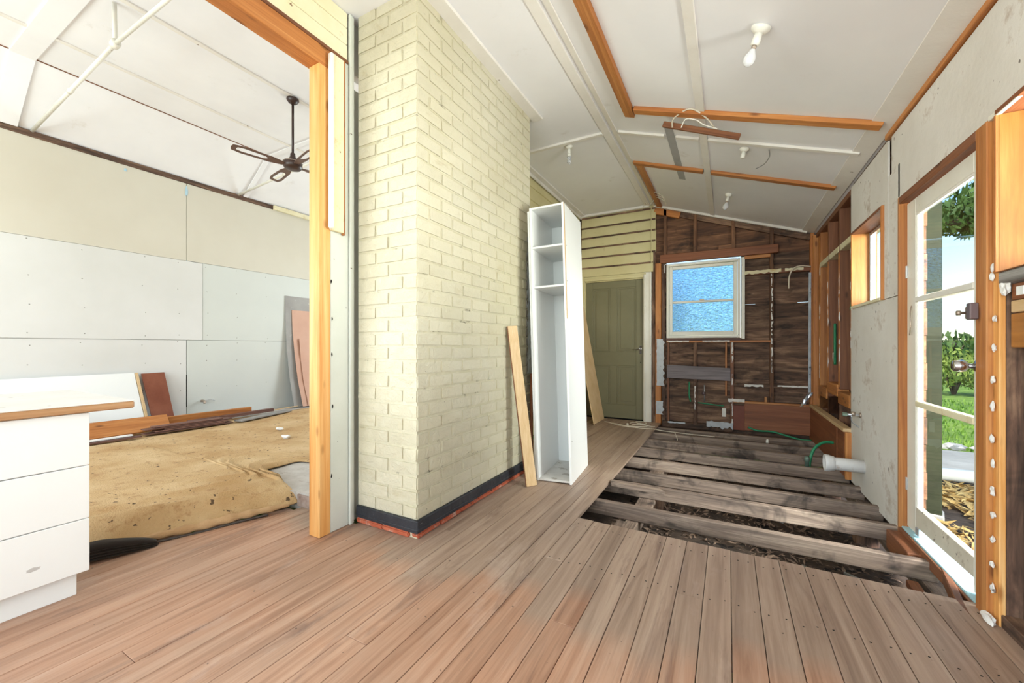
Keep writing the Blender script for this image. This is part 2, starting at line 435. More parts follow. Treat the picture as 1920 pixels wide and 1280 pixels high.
XL, XR, YF, YB = -2.15, 0.99, 6.35, -2.2        # main room: opening wall, door wall, far wall, rear wall
ZC, XK = 3.30, -1.02                            # flat ceiling height, where the rake begins
def RK(x): return ZC-0.347*(x-XK)               # underside of the raked ceiling
RN = Vector((0.347, 0, 1)).normalized()
def rk(x, y, down=0.0): return Vector((x, y, RK(x)))-RN*down

# ================================================================ FLOOR
floor = struct('floor')
PW = 0.1125
k0 = int(math.floor((-3.36-0.013)/PW))
for k in range(k0, 9):
    x0 = 0.013+k*PW+0.0014; x1 = 0.013+(k+1)*PW-0.0014
    x1 = min(x1, XR)
    if x1-x0 < 0.02: continue
    xm = (x0+x1)/2
    if xm > -0.86: ends = [(YB, 2.562+random.uniform(-.003, .003))]
    elif xm > -2.15: ends = [(YB, 6.33)]
    elif xm > -2.72: ends = [(YB, 1.79)]
    else: ends = [(YB, 1.79-(-2.72-xm)*2.4)]
    for a, b in ends:
        cuts = []
        if random.random() < 0.55 and b-a > 3 and xm > -2.1:
            y = random.choice((0.62, 1.08, 1.55, 2.0)); cuts = [(y, y+0.0016)]
        for p, q in spans(a, b, cuts):
            B('plank', (x0, p, -0.021), (x1, q, random.uniform(-.0008, .0008)), M_FLOOR, floor, 0.0015)
# nail heads along the cut end and a few rows
for k in range(-8, 9):
    for y in (2.46, 2.02):
        for dx in (0.03, 0.085):
            x = 0.013+k*PW+dx
            if -0.86 < x < 0.97:
                lathe('nail_head', [(0.0001, 0), (0.004, 0.0008), (0.0001, 0.0012)], M_BLACK, floor, (x+random.uniform(-.006, .006), y+random.uniform(-.02, .02), 0.0006), seg=6)
# joists left bare where the boards were lifted
JY = [(2.60, 0), (3.0, 0), (3.51, 0), (3.86, 0), (4.32, 0), (4.80, 0), (5.27, 0), (5.72, 0), (6.1, 0)]
for i, (y, _) in enumerate(JY):
    if i == 0:
        B('joist', (-2.1, 2.49, -0.125), (1.0, 2.535, -0.022), 'joist', floor, 0.004); continue
    beam('joist', (-2.05, y+random.uniform(-.01, .01), -0.075), (1.0, y+random.uniform(-.012, .012), -0.078), 0.05, 0.104, 'joist', floor, 0.005)
for x in (-0.62, 0.98):
    B('bearer', (x-0.045, 2.45, -0.23), (x+0.045, 6.34, -0.131), 'joist', floor, 0.005)
for y in (2.85, 4.0, 5.2):
    B('stump', (-0.69, y, -0.56), (-0.55, y+0.13, -0.232), 'dark', floor, 0.006)
    B('stump', (0.90, y+0.1, -0.56), (1.04, y+0.24, -0.232), 'dark', floor, 0.006)
# boards packed beside the joists near the opening's edge
for (x0, x1, y0, y1, z0) in ((-0.72, -0.58, 2.52, 2.96, -0.16), (-0.66, -0.53, 3.05, 3.48, -0.16), (-0.70, -0.58, 3.9, 4.3, -0.15)):
    B('packer', (x0, y0, z0), (x1, y1, z0+0.03), 'joist', floor, 0.004)
B('trimmer', (0.90, 3.08, -0.15), (0.985, 3.42, -0.03), 'brown', floor, 0.004)
beam('trimmer', (0.865, 2.5, -0.150), (0.885, 2.96, -0.150), 0.05, 0.04, 'brown', floor, 0.004)
beam('trimmer', (0.90, 2.44, -0.03), (0.99, 2.9, -0.03), 0.03, 0.06, 'brown', floor, 0.004)

o = prism('timber_offcut', [(-0.885, 3.405), (-0.62, 3.425), (-0.50, 3.405), (-0.435, 3.315), (-0.52, 3.325), (-0.86, 3.33)], 'z', -0.022, 0.012, 'joist', None, 0.003)
props(o, 'weathered pointed timber offcut lying across the bare joist ends', 'offcut')

# ground under the floor
def terrain(name, x0, x1, y0, y1, step, z, amp, mat, kind='structure', seed=0):
    nx, ny = max(2, int((x1-x0)/step)), max(2, int((y1-y0)/step))
    V = []; F = []
    for j in range(ny+1):
        for i in range(nx+1):
            x = x0+(x1-x0)*i/nx; y = y0+(y1-y0)*j/ny
            V.append((x, y, z+amp*noise.noise(Vector((x*2.3, y*2.3, seed)))+amp*0.5*noise.noise(Vector((x*7, y*7, seed)))))
    for j in range(ny):
        for i in range(nx): F.append([j*(nx+1)+i, j*(nx+1)+i+1, (j+1)*(nx+1)+i+1, (j+1)*(nx+1)+i])
    return props(mesh(name, V, F, mat, None, True), None, None, None, kind)
terrain('ground_under_floor', -2.4, 1.12, 2.2, 6.5, 0.07, -0.44, 0.05, M_SOIL)

def scatter(name, n, area, z, size, mat, label, cat, curl=0.25, zr=0.03, flat=0.5):
    V, F = [], []
    for i in range(n):
        x = random.uniform(area[0], area[1]); y = random.uniform(area[2], area[3])
        if abs(x-1.7) < .3 and abs(y-5.28) < .3: continue
        c = Vector((x, y, z+random.uniform(0, zr))); a = random.uniform(0, 6.28)
        L = random.uniform(*size); w = L*random.uniform(0.18, 0.42)
        e = Euler((random.uniform(-flat, flat), random.uniform(-flat, flat), a)).to_matrix()
        n0 = len(V)
        for u, v, h in ((-L, 0, 0), (0, -w, curl*w), (L, 0, 0), (0, w, curl*w)): V.append(c+e @ Vector((u, v, h)))
        F += [[n0, n0+1, n0+2], [n0, n0+2, n0+3]]
    return props(mesh(name, V, F, mat), label, cat, None, 'stuff')
M_LEAF = paint('dry_bark_chip', (84, 66, 56), (146, 122, 104), 30, 0.9, bump=None)
scatter('leaf_litter', 4200, (-0.9, 1.0, 2.4, 6.3), -0.45, (0.014, 0.045), M_LEAF, 'dry brown bark and leaf litter on the soil under the joists', 'leaf litter', zr=0.05)
# black plastic sheet crumpled under the corner of the cut
V, F = [], []
for j in range(13):
    for i in range(13):
        x = -0.98+0.42*i/12; y = 2.5+0.5*j/12
        V.append((x, y, -0.33+0.07*noise.noise(Vector((x*14, y*14, 3)))))
for j in range(12):
    for i in range(12): F.append([j*13+i, j*13+i+1, (j+1)*13+i+1, (j+1)*13+i])
props(mesh('plastic_sheet', V, F, plain('black_plastic_film', (30, 30, 38), 0.22), None, True), 'crumpled black plastic film under the corner of the cut floor', 'plastic sheet')
for i, (x, y, L, a) in enumerate(((0.50, 3.16, 0.34, 1.9), (0.72, 3.2, 0.26, 1.95), (0.35, 3.98, 0.2, 2.0))):
    d = Vector((math.cos(a), math.sin(a), -0.25))*L/2; c = Vector((x, y, -0.30))
    o = tube('metal_rod', [c-d, c+d], 0.011, M_ALU, None, 8, False)
    props(o, ['longest silver metal rod lying on the soil between the joists', 'shorter silver metal rod lying beside the long one under the joists', 'short silver rod on the soil deeper in under the joists'][i], 'metal rod')
for i, (x, y, sx, rz) in enumerate(((0.16, 4.10, 0.10, 0.1), (0.13, 4.58, 0.09, -0.1))):
    o = B('timber_scrap', (x-sx, y-0.03, -0.135), (x+sx, y+0.03, -0.115), 'tan', None, 0.004, (0.1, 0.05, rz))
    props(o, ['pale timber scrap wedged low between two joists', 'pale splintered scrap between the joists behind the first one'][i], 'offcut')

# ================================================================ RAISED FLOOR, CARPET (room through the opening)
LW, LYB, LYF, LZC = -6.70, -2.6, 6.4, 4.0
lf = struct('floor_next_room')
prism('slab', [(-2.25, 1.80), (-2.76, 1.80), (-2.90, 1.74), (-3.03, 1.41), (-3.16, 1.04), (-3.25, 0.82), (-3.46, 0.3), (-3.48, LYB), (LW, LYB), (LW, LYF), (-2.25, LYF)], 'z', -0.03, 0.10, M_CONC, lf)
B('step_board', (-2.73, 1.785, -0.0), (-2.25, 1.80, 0.085), paint('stained_step_face', (128, 104, 92), (176, 160, 150), 9, 0.85), lf, 0.003)
for i, (y, dx) in enumerate(((2.26, 0), (2.31, .03))):
    B('edge_strip', (-3.36+dx, y-0.018, 0.10), (-2.40, y+0.018, 0.118), 'brown', lf, 0.003, (0, 0, R(-7)))

def edge_x(y):
    pts = [(-2.6, -3.34), (0.3, -3.30), (0.82, -3.09), (1.04, -3.0), (1.41, -2.87), (1.70, -2.75), (1.80, -2.73), (1.83, -2.80), (1.88, -3.30), (1.95, -3.40), (2.22, -3.42), (2.28, -3.36), (2.36, -2.40), (5.5, -2.34)]
    for (a, xa), (b, xb) in zip(pts, pts[1:]):
        if a <= y <= b: return xa+(xb-xa)*(y-a)/(b-a)
    return -2.34
def carpet_z(x, y, s):
    sm = lambda t: max(0, min(1, t))**2*(3-2*max(0, min(1, t)))
    lip = 0.014+0.10*sm((s-0.02)/0.12) if y < 1.84 else 0.108
    w = 0.012*noise.noise(Vector((x*1.6, y*0.9, 0)))+0.006*noise.noise(Vector((x*5, y*2.0, 4)))
    fold = 0
    for off, amp, wd_ in ((0.15, 0.050, 0.035), (0.28, 0.036, 0.03), (0.46, 0.026, 0.035), (0.72, 0.016, 0.04), (1.0, 0.012, 0.05)):
        dd = s-off-0.10*math.sin(y*1.7+off*9)
        fold += amp*math.exp(-(dd/wd_)**2)*sm((y-0.4)/0.9)*(1 if y < 1.9 else max(0, 1-(y-1.9)/0.5))
    return lip+max(0.0, w*min(1, s*4)+0.006)+fold
ys = [-2.58+0.10*i for i in range(29)]+[0.32+0.04*i for i in range(37)]
ys = [y for y in ys if y < 1.79]+[1.79+0.012*i for i in range(14)]+[1.97+0.04*i for i in range(11)]+[2.42+0.1*i for i in range(31)]
ss = [0, .012, .03, .05]+[.05+.025*i for i in range(1, 40)]+[1.06+0.09*i for i in range(1, 32)]
V, F = [], []
for y in ys:
    e = edge_x(y); tot = e-(LW+0.03)
    for s in ss:
        s2 = min(s, tot); x = e-s2+0.016*noise.noise(Vector((y*6, 1, 0)))*(1 if s < .06 else 0)
        V.append((x, y, carpet_z(x, y, s2)))
n = len(ss)
for j in range(len(ys)-1):
    for i in range(n-1): F.append([j*n+i, (j+1)*n+i, (j+1)*n+i+1, j*n+i+1])
cr = thing('carpet', 'straw coloured matted underlay carpet wrinkled over the step of the next room', 'carpet', (-4.8, 1.2, 0.1))
o = mesh('pile', [Vector(v)-Vector((-4.8, 1.2, 0.1)) for v in V], F, M_CARPET, cr, True)
md = o.modifiers.new('thickness', 'SOLIDIFY'); md.thickness = 0.006; md.offset = -1
hp = [Vector((edge_x(y)+0.032, y, 0.028+0.008*abs(math.sin(y*5)))) for y in [0.95+0.07*i for i in range(12)]]
tube('hem', [p-Vector((-4.8, 1.2, 0.1)) for p in hp], 0.02, M_HESSIAN, cr, 8, True, [0.007+0.026*math.sin(math.pi*i/66)**0.6*(0.8+0.2*math.sin(i*.7)) for i in range(67)])
tube('rubber_edge', [p-Vector((-4.8, 1.2, 0.1))+Vector((0.030, 0.004, -0.026)) for p in hp[1:-2]], 0.008, M_RUBBER, cr, 6)
# ribbed rubber underlay poking out
rb = [Vector((-3.05, 0.72, 0.03)), Vector((-3.03, 0.80, 0.045)), Vector((-2.985, 0.9, 0.045)), Vector((-2.915, 1.06, 0.03))]
P = smooth_path(rb, 10); V, F = [], []
for i, p in enumerate(P):
    t = i/(len(P)-1); r0 = 0.052*math.sin(math.pi*min(1, t*0.86+0.14))**0.5+0.004
    for k in range(29):
        a = math.pi*k/28; rr = r0*(1+0.13*math.cos(k*math.pi*0.999))*1.1
        V.append(p+Vector((math.cos(a)*rr*1.25, math.cos(a)*-0.3*rr, math.sin(a)*rr-0.028)))
for i in range(len(P)-1):
    for k in range(28): F.append([i*29+k, i*29+k+1, (i+1)*29+k+1, (i+1)*29+k])
o = mesh('rubber_underlay', V, F, M_RUBBER); props(o, 'black ribbed rubber underlay curling out from beneath the straw carpet', 'underlay')

for i, (x, y, sx, sy, m_) in enumerate(((-4.35, 2.72, .07, .03, M_GLUE), (-4.85, 2.95, .05, .03, M_GLUE), (-4.55, 3.25, .05, .02, M_WHITEP))):
    o = blob('plaster_scrap', (x, y, carpet_z(x, y, 2)+0.024), (sx, sy, 0.018), m_, None, i)
    props(o, ['largest white plaster scrap lying on the straw carpet', 'small white plaster crumb further in on the straw carpet', 'flat white chip on the straw carpet near the pine post'][i], 'scrap')

# ================================================================ OPENING WALL + CHIMNEY
wl = struct('wall_left')
# framing round the opening
B('stud', (-2.245, 1.545, 0.0), (-2.150, 1.622, 2.85), 'pine', wl, 0.003)
B('header', (-2.262, YB, 2.85), (-2.150, 1.64, 2.965), 'orange', wl, 0.004)
B('header', (-2.262, 1.64, 2.85), (-2.168, 1.81, 2.965), 'orange', wl, 0.004)
B('wall_core', (-2.262, 1.64, 0.0), (-2.178, 3.40, 2.85), M_JAMBW, wl)
B('lining_board', (-2.178, 1.624, 0.0), (-2.152, 1.757, 2.965), M_JAMBW, wl, 0.004)
B('cover_strip', (-2.156, 1.757, 0.0), (-2.138, 1.778, 3.29), M_JAMBW, wl, 0.003)
B('cover_strip', (-2.17, 1.779, 0.0), (-2.145, 1.796, 3.29), M_JAMBW, wl, 0.003)
# boards above the opening, paint peeling
for z0, z1 in ((2.968, 3.09), (3.093, 3.20), (3.203, 3.297)):
    B('weatherboard', (-2.20, YB, z0), (-2.158, 1.757, z1), M_PEEL, wl, 0.006)
B('bead', (-2.158, YB, 2.962), (-2.142, 1.75, 2.982), 'brown', wl, 0.003)
B('wall_core', (-2.262, YB, 2.966), (-2.20, LYF, LZC), M_PLASTER, wl)
# remains of the architrave
ar = E('architrave', par=wl)
B('moulding', (-2.149, 1.612, 1.86), (-2.122, 1.700, 2.945), M_PEEL, ar, 0.004)
B('moulding_bead', (-2.135, 1.590, 1.865), (-2.100, 1.618, 2.93), M_OFFW, ar, 0.009)
B('moulding_back', (-2.151, 1.70, 1.85), (-2.130, 1.714, 2.95), 'orange', ar, 0.002)
for z in (0.35, 0.78, 1.1, 1.32, 1.55, 2.2, 2.5):
    blob('chip', (-2.150, 1.632+random.uniform(-.004, .006), z), (0.002, 0.004, 0.012), M_BLACK, wl, z)

# chimney breast, each brick its own piece
ch = struct('wall_chimney')
CX0, CX1, CY0, CY1 = XL+0.012, -1.624, 1.812, 3.362
B('mortar', (CX0, CY0+0.010, 0.0), (CX1-0.010, CY1, ZC+0.02), M_MORTAR, ch, 0.0)
PIT = 0.0865; BL = 0.232; BH = 0.113
def brick_mesh(s, mat, seed):
    k = ('brick', tuple(round(x, 3) for x in s), mat.name, seed)
    if k in CACHE: return CACHE[k]
    bm = bmesh.new(); bmesh.ops.create_cube(bm, size=1.0)
    for v in bm.verts: v.co = Vector((v.co.x*s[0], v.co.y*s[1], v.co.z*s[2]))
    bmesh.ops.bevel(bm, geom=bm.edges[:], offset=0.007, segments=2, affect='EDGES')
    for v in bm.verts: v.co += Vector((noise.noise(v.co*31+Vector((seed*7, 0, 0))), noise.noise(v.co*31+Vector((0, seed*7, 5))), noise.noise(v.co*31+Vector((9, 0, seed*7)))))*0.0052
    me = bpy.data.meshes.new('brick'); bm.to_mesh(me); bm.free(); me.materials.append(mat)
    CACHE[k] = me; return me
nb = 0
def brick(x0, x1, y0, y1, z0, z1, mat=None):
    global nb
    g = 0.0030
    s = (x1-x0-2*g*(x1-x0 > .03), y1-y0-2*g*(y1-y0 > .03), z1-z0-2*g)
    if min(s) < 0.004: return
    j = lambda a: random.uniform(-a, a)
    if mat is M_GREYBRICK or (mat is None and min(x1-x0, y1-y0) < 0.115 and max(x1-x0, y1-y0) < 0.115 and (y1 > CY1-0.2 or x0 < CX0+0.01)):
        CLOSERS.setdefault(mat or M_BRICK, []).append((brick_mesh(s, mat or M_BRICK, random.randint(0, 3)), Vector(((x0+x1)/2+j(.0012), (y0+y1)/2+j(.0012), (z0+z1)/2)))); return
    nb += 1
    link('brick', brick_mesh(s, mat or M_BRICK, random.randint(0, 3)), None, ch, ((x0+x1)/2+j(.0012), (y0+y1)/2+j(.0012), (z0+z1)/2+j(.0012)), (j(.003), j(.003), j(.003)))
CLOSERS = {}
zz = 0.111; row = 0
while zz < ZC-0.01:
    z1 = min(zz+PIT, ZC+0.02)
    if row % 2 == 0:   # corner brick lies along the long face
        brick(CX1-BH, CX1, CY0, CY0+BL, zz, z1); y = CY0+BL; xe = CX1-BH
    else:
        brick(CX1-BL, CX1, CY0, CY0+BH, zz, z1); y = CY0+BH; xe = CX1-BL
    ylim = CY1-0.085 if 0.1 < zz < 1.95 else CY1       # the last strip was never painted up to here
    while y < ylim-0.01:
        ye = min(y+BL, ylim)
        if ylim-ye < 0.06: ye = ylim
        brick(CX1-0.06, CX1, y, ye, zz, z1); y = ye
    if ylim < CY1: brick(CX1-0.06, CX1, ylim, CY1, zz, z1, M_GREYBRICK)
    x = xe
    while x > CX0+0.01:
        xs = max(x-BL, CX0)
        if xs-CX0 < 0.06: xs = CX0
        brick(xs, x, CY0, CY0+0.06, zz, z1); x = xs
    zz = z1; row += 1
# black band over bare red base course
for nm, zz0, zz1, out, mt in (('plinth_band', 0.036, 0.112, 0.010, M_BLACKP),):
    prism(nm, [(CX0, CY0-out), (CX1+out, CY0-out), (CX1+out, CY1), (CX1-0.03, CY1), (CX1-0.03, CY0+0.03), (CX0, CY0+0.03)], 'z', zz0, zz1, mt, ch, 0.005)
    prism('plinth_bead', [(CX0, CY0-out-.004), (CX1+out+.004, CY0-out-.004), (CX1+out+.004, CY1), (CX1-0.03, CY1), (CX1-0.03, CY0+0.03), (CX0, CY0+0.03)], 'z', 0.052, 0.062, mt, ch, 0.003)
y = CY0
while y < CY1-0.02:
    ye = min(y+BL*random.uniform(.9, 1.05), CY1); brick(CX1-0.05, CX1+0.012, y, ye, 0.0, 0.036, M_REDBRICK); y = ye
x = CX1-0.06
while x > CX0+0.02:
    xs = max(x-BL*random.uniform(.9, 1.05), CX0); brick(xs, x, CY0-0.012, CY0+0.05, 0.0, 0.036, M_REDBRICK); x = xs

# the cut half bricks at the two ends, past the count of whole bricks
for mt, lst in CLOSERS.items():
    V, F = [], []
    for me_, c_ in lst:
        n0 = len(V); V += [v.co+c_ for v in me_.vertices]; F += [[n0+k for k in p.vertices] for p in me_.polygons]
    props(mesh('cut_brick_ends', V, F, mt, ch), None, None, None, 'stuff')
# weatherboarded wall past the chimney
wp = struct('wall_passage')
B('wall_core', (-2.262, 3.38, 0.0), (-2.19, LYF, 3.32), 'dark', wp)
for i in range(20):
    z0 = 0.04+i*0.163
    if z0 > 3.25: break
    z1 = min(z0+0.168, 3.29)
    prism('weatherboard', [(-2.19, z0), (-2.145, z0), (-2.16, z1), (-2.19, z1)], 'y', 3.365, 6.33, M_WBOARD, wp, 0.003)
B('post', (-1.86, 3.368, 0.0), (-1.615, 3.40, 2.2), 'redwood', wp, 0.004)
# crumpled foil stuffed at the chimney's far edge
V, F = [], []
for j in range(41):
    for i in range(5):
        z = 0.9+1.25*j/40; yy = 3.27+0.085*i/4
        V.append((CX1+0.012+0.012*noise.noise(Vector((yy*60, z*24, 2)))+0.004*i, yy, z))
for j in range(40):
    for i in range(4): F.append([j*5+i, j*5+i+1, (j+1)*5+i+1, (j+1)*5+i])
mesh('foil_strip', V, F, M_FOIL, ch)

# ================================================================ MAIN CEILING
ce = struct('ceiling')
TH = 0.03
def rake_sheet(x0, x1, y0, y1):
    prism('ceiling_sheet', [(x0, RK(x0)), (x1, RK(x1)), (x1, RK(x1)+TH), (x0, RK(x0)+TH)], 'y', y0, y1, M_CEIL, ce)
for y0, y1 in ((YB-0.1, 1.2), (1.203, 3.958), (3.962, YF+0.1)):
    B('ceiling_sheet', (-2.262, y0, ZC), (XK, y1, ZC+TH), M_CEIL, ce, 0.0)
    rake_sheet(XK, -0.192, y0, y1); rake_sheet(-0.188, XR+0.12, y0, y1)
def rbat(name, x0, x1, y, w, t, mat):
    beam(name, rk(x0, y, t/2), rk(x1, y, t/2), w, t, mat, ce)
def ybat(name, x, y0, y1, w, t, mat, flat=False):
    if flat: beam(name, (x, y0, ZC-t/2), (x, y1, ZC-t/2), w, t, mat, ce)
    else:
        o = beam(name, rk(x, y0, t/2), rk(x, y1, t/2), w, t, mat, ce, 0.003, R(19.14))
        o.rotation_euler = (Matrix.Rotation(R(90), 4, 'Z')).to_euler()
        # lay the batten flat on the slope
        m = Matrix.Rotation(R(19.14), 4, 'Y') @ Matrix.Rotation(R(90), 4, 'Z'); o.rotation_euler = m.to_euler()
# white cover battens
ybat('batten', -1.075, YB, 6.33, 0.075, 0.012, M_CEILTRIM, True)
ybat('batten', -0.985, YB, 6.33, 0.05, 0.010, M_CEILTRIM)
ybat('batten', -0.19, YB, 6.33, 0.065, 0.014, M_CEILTRIM)
beam('batten', (-2.14, 3.96, ZC-0.012), (-1.11, 3.96, ZC-0.012), 0.045, 0.024, M_CEILTRIM, ce)
rbat('batten', -0.95, -0.52, 3.96, 0.045, 0.022, M_CEILTRIM)
rbat('batten', -0.42, -0.225, 3.96, 0.045, 0.022, M_CEILTRIM)
rbat('batten', -0.155, 0.89, 3.96, 0.045, 0.022, M_CEILTRIM)
B('cornice', (CX1-0.01, YB, ZC-0.022), (CX1+0.095, CY1+0.07, ZC), M_CEILTRIM, ce, 0.006)
B('cornice', (-2.15, 3.44, ZC-0.02), (-2.06, YF, ZC), M_CEILTRIM, ce, 0.006)
B('cornice', (-2.145, 3.44, ZC-0.06), (-2.12, YF, ZC-0.02), M_CEILTRIM, ce, 0.006)
B('cornice', (-2.12, YF-0.05, ZC-0.035), (-1.05, YF-0.008, ZC), M_CEILTRIM, ce, 0.006)
rbat('cornice', -0.98, 0.9, YF-0.03, 0.045, 0.03, M_CEILTRIM)
ybat('cornice', 0.905, YB, 6.33, 0.135, 0.010, M_CEILTRIM)
# bare timber left where old walls stood
ybat('timber_plate', -0.755, YB+0.3, 3.60, 0.088, 0.035, 'orange')
rbat('timber_plate', -0.70, 0.905, 3.50, 0.075, 0.035, 'orange')
rbat('timber_plate', -0.95, -0.228, 4.70, 0.07, 0.03, 'orange')
rbat('timber_plate', -0.152, 0.885, 4.70, 0.07, 0.03, 'orange')
ybat('timber_plate', -0.895, 4.74, 6.28, 0.075, 0.032, 'orange')
# strip of old grey lining on the slope
M_GREYSTRIP = paint('bare_grey_board_strip', (160, 158, 158), (176, 174, 174), 5, 0.7)
for y0, y1 in ((3.80, 4.66), (4.745, 5.06)): ybat('lining_strip', -0.47, y0, y1, 0.075, 0.004, M_GREYSTRIP)

# broken strip and loops of cable on the first cross timber
o = beam('broken_strip', rk(-0.47, 3.62, 0.06), rk(0.11, 3.70, 0.075), 0.03, 0.045, 'brown', None, 0.005)
props(o, 'splintered brown timber strip hanging on the first cross timber of the ceiling', 'timber strip')
def arc(c, w, h, n=7, dy=0): return [(c[0]+w*math.cos(math.pi*k/(n-1)), c[1]+dy*k/(n-1), c[2]+h*math.sin(math.pi*k/(n-1))) for k in range(n)]
q = rk(-0.22, 3.58, 0.07)
o = tube('cable', [(q[0]-0.17, 3.60, q[2]+0.04), (q[0]-0.15, 3.53, q[2]+0.075), (q[0]-0.02, 3.44, q[2]+0.07), (q[0]+0.09, 3.50, q[2]+0.0), (q[0]+0.14, 3.57, q[2]-0.05)], 0.006, M_CABLE)
props(o, 'cream cable looped over the timber with the splintered strip', 'cable')
o = tube('cable', [(q[0]-0.10, 3.60, q[2]+0.02), (q[0]-0.06, 3.55, q[2]+0.055), (q[0]+0.02, 3.54, q[2]+0.02), (q[0]+0.07, 3.56, q[2]-0.02), (q[0]+0.17, 3.60, q[2]-0.06)], 0.005, M_WHITEP)
props(o, 'thin white cable lying along the splintered ceiling strip', 'cable')
for i in range(4):
    y = 5.60+0.10*i; p = rk(-0.86, y, 0.035)
    o = tube('wire', [p, p+Vector((0.05, .02, -0.02)), p+Vector((0.10, .06, -0.05)), p+Vector((0.12, .05, -0.10))] if i < 3 else [p+Vector((-.05, 0, 0)), p+Vector((-.13, .05, -.05)), p+Vector((-.18, .1, .02)), p+Vector((-.25, .2, -.04))], 0.004, M_CABLE)
    props(o, ['cream wire end curling off the short ceiling timber above the green door, first of three', 'cream wire end curling off the short ceiling timber above the green door, middle one', 'cream wire end curling off the short ceiling timber above the green door, last of three', 'loose cream wire looping across the ceiling corner above the green door'][i], 'wire')
o = tube('wire', [rk(0.31, 4.06, 0), rk(0.33, 4.08, 0.05), rk(0.31, 4.12, 0.10), rk(0.26, 4.16, .13)], 0.004, plain('grey_wire', (120, 116, 112), 0.5))
props(o, 'short grey wire sticking out beside the empty lamp holder', 'wire')

# lamp holders
def lamp(loc, label, bulb, tilt=(0, 0, 0), scale=1.0):
    t = thing('lamp_holder', label, 'lamp holder', loc, tilt)
    lathe('rose', [(0.0001, 0), (0.048*scale, 0), (0.046*scale, -0.012), (0.030*scale, -0.026), (0.024*scale, -0.03), (0.0001, -0.03)], M_WHITEP, t)
    lathe('socket', [(0.0001, -0.028), (0.019*scale, -0.028), (0.021*scale, -0.06), (0.021*scale, -0.085), (0.0001, -0.085)], M_WHITEP, t)
    if bulb == 'globe':
        lathe('cap', [(0.0001, -0.08), (0.013, -0.08), (0.013, -0.105), (0.0001, -0.105)], M_BRASS, t, seg=16)
        lathe('globe', [(0.0001, -0.10), (0.014, -0.104), (0.018, -0.118), (0.028, -0.138), (0.030, -0.155), (0.026, -0.172), (0.014, -0.184), (0.0001, -0.188)], M_BULB, t)
    elif bulb == 'spiral':
        lathe('ballast', [(0.0001, -0.08), (0.018, -0.085), (0.022, -0.11), (0.0001, -0.112)], M_WHITEP, t)
        tube('spiral_tube', [(0.018*math.cos(a*1.05), 0.018*math.sin(a*1.05), -0.115-0.0028*a) for a in [i*0.55 for i in range(48)]], 0.0055, M_BULB, t, 6, False)
    return t
lamp(rk(0.16, 2.56) , 'lamp holder with pearl bulb on the ceiling above the lifted floor, splayed neck', 'globe', (R(12), R(22), 0), 1.05)
lamp(rk(0.13, 4.08), 'empty white lamp holder on the ceiling beside a white batten', None, (0, R(12), 0), 0.85)
lamp(rk(0.01, 5.35), 'lamp holder with small pearl bulb on the ceiling near the far wall', 'globe', (R(-6), R(14), 0), 0.85)
lamp((-1.50, 4.05, ZC), 'lamp holder with spiral bulb on the flat ceiling by the chimney', 'spiral', (0, 0, 0), 0.9)

# ================================================================ FAR WALL
wf = struct('wall_far')
DX0, DX1, DZ = -2.075, -1.135, 2.205                 # green door opening
WX0, WX1, WZ0, WZ1 = -0.81, 0.15, 1.27, 2.365        # window opening
# cladding seen from inside, board by board
i = 0; z = -0.34
while z < 3.35:
    z1 = z+0.172
    cuts = [(WX0-0.01, WX1+0.01)] if (z1 > WZ0 and z < WZ1) else []
    if z < DZ+0.05: cuts.append((-2.4, -1.06))
    for a, b in spans(-2.26, 1.10, cuts):
        top = lambda x: min(z1+0.006, (ZC if x < XK else RK(x))+0.02)
        if top(a) <= z+0.02: continue
        if top(b) <= z+0.02: b = XK+(ZC-z-0.0)/0.347
        d = 6.425+0.012*(i % 2)+random.uniform(-.003, .003)
        poly = [(a, z), (b, z), (b, max(top(b), z+0.005))]
        xc = XK+(ZC+0.02-z1-0.006)/0.347
        if a < xc < b: poly.append((xc, z1+0.006))
        if z1+0.006 > ZC+0.02 and a < XK < b: poly.append((XK, ZC+0.02))
        poly.append((a, top(a)))
        if 1.96 < z1 < 2.06 or 1.86 < z1 < 1.96: pass
        if a > 0.1 and 1.70 < z < 1.87:               # daylight slits where the laps have sprung
            poly = [(a, z), (0.20, z), (0.21, z+0.008), (0.33, z+0.008), (0.34, z), (0.80, z), (0.81, z+0.009), (0.93, z+0.009), (0.94, z), (b, z), (b, top(b)), (a, top(a))]
            z_s = z
        prism('weatherboard', poly, 'y', d, d+0.012, 'darkred' if z > 2.35 else 'dark', wf)
    z = z1; i += 1
B('wall_core', (-2.40, 6.47, 2.25), (-1.02, 6.52, 3.34), M_EXT, wf)
B('wall_core', (-2.40, 6.47, -0.4), (-2.10, 6.52, 2.25), M_EXT, wf)
B('wall_core', (-1.10, 6.47, -0.4), (-0.96, 6.52, 2.25), M_EXT, wf)
# painted weatherboards over the green door
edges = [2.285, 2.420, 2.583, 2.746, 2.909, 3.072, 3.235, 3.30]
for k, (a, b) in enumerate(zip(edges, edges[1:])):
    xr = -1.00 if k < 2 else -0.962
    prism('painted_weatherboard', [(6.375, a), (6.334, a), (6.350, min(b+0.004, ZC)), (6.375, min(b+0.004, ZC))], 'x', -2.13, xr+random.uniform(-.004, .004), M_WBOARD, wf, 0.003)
    if k: B('unpainted_lap_edge', (-2.13, 6.329, a-0.006), (xr-0.004, 6.336, a+0.020), 'dark', wf, 0.001)  # dark unpainted timber edge along each lap
B('cover_strip', (-1.03, 6.326, 2.42), (-1.02, 6.334, 3.26), M_WBOARD, wf, 0.002)
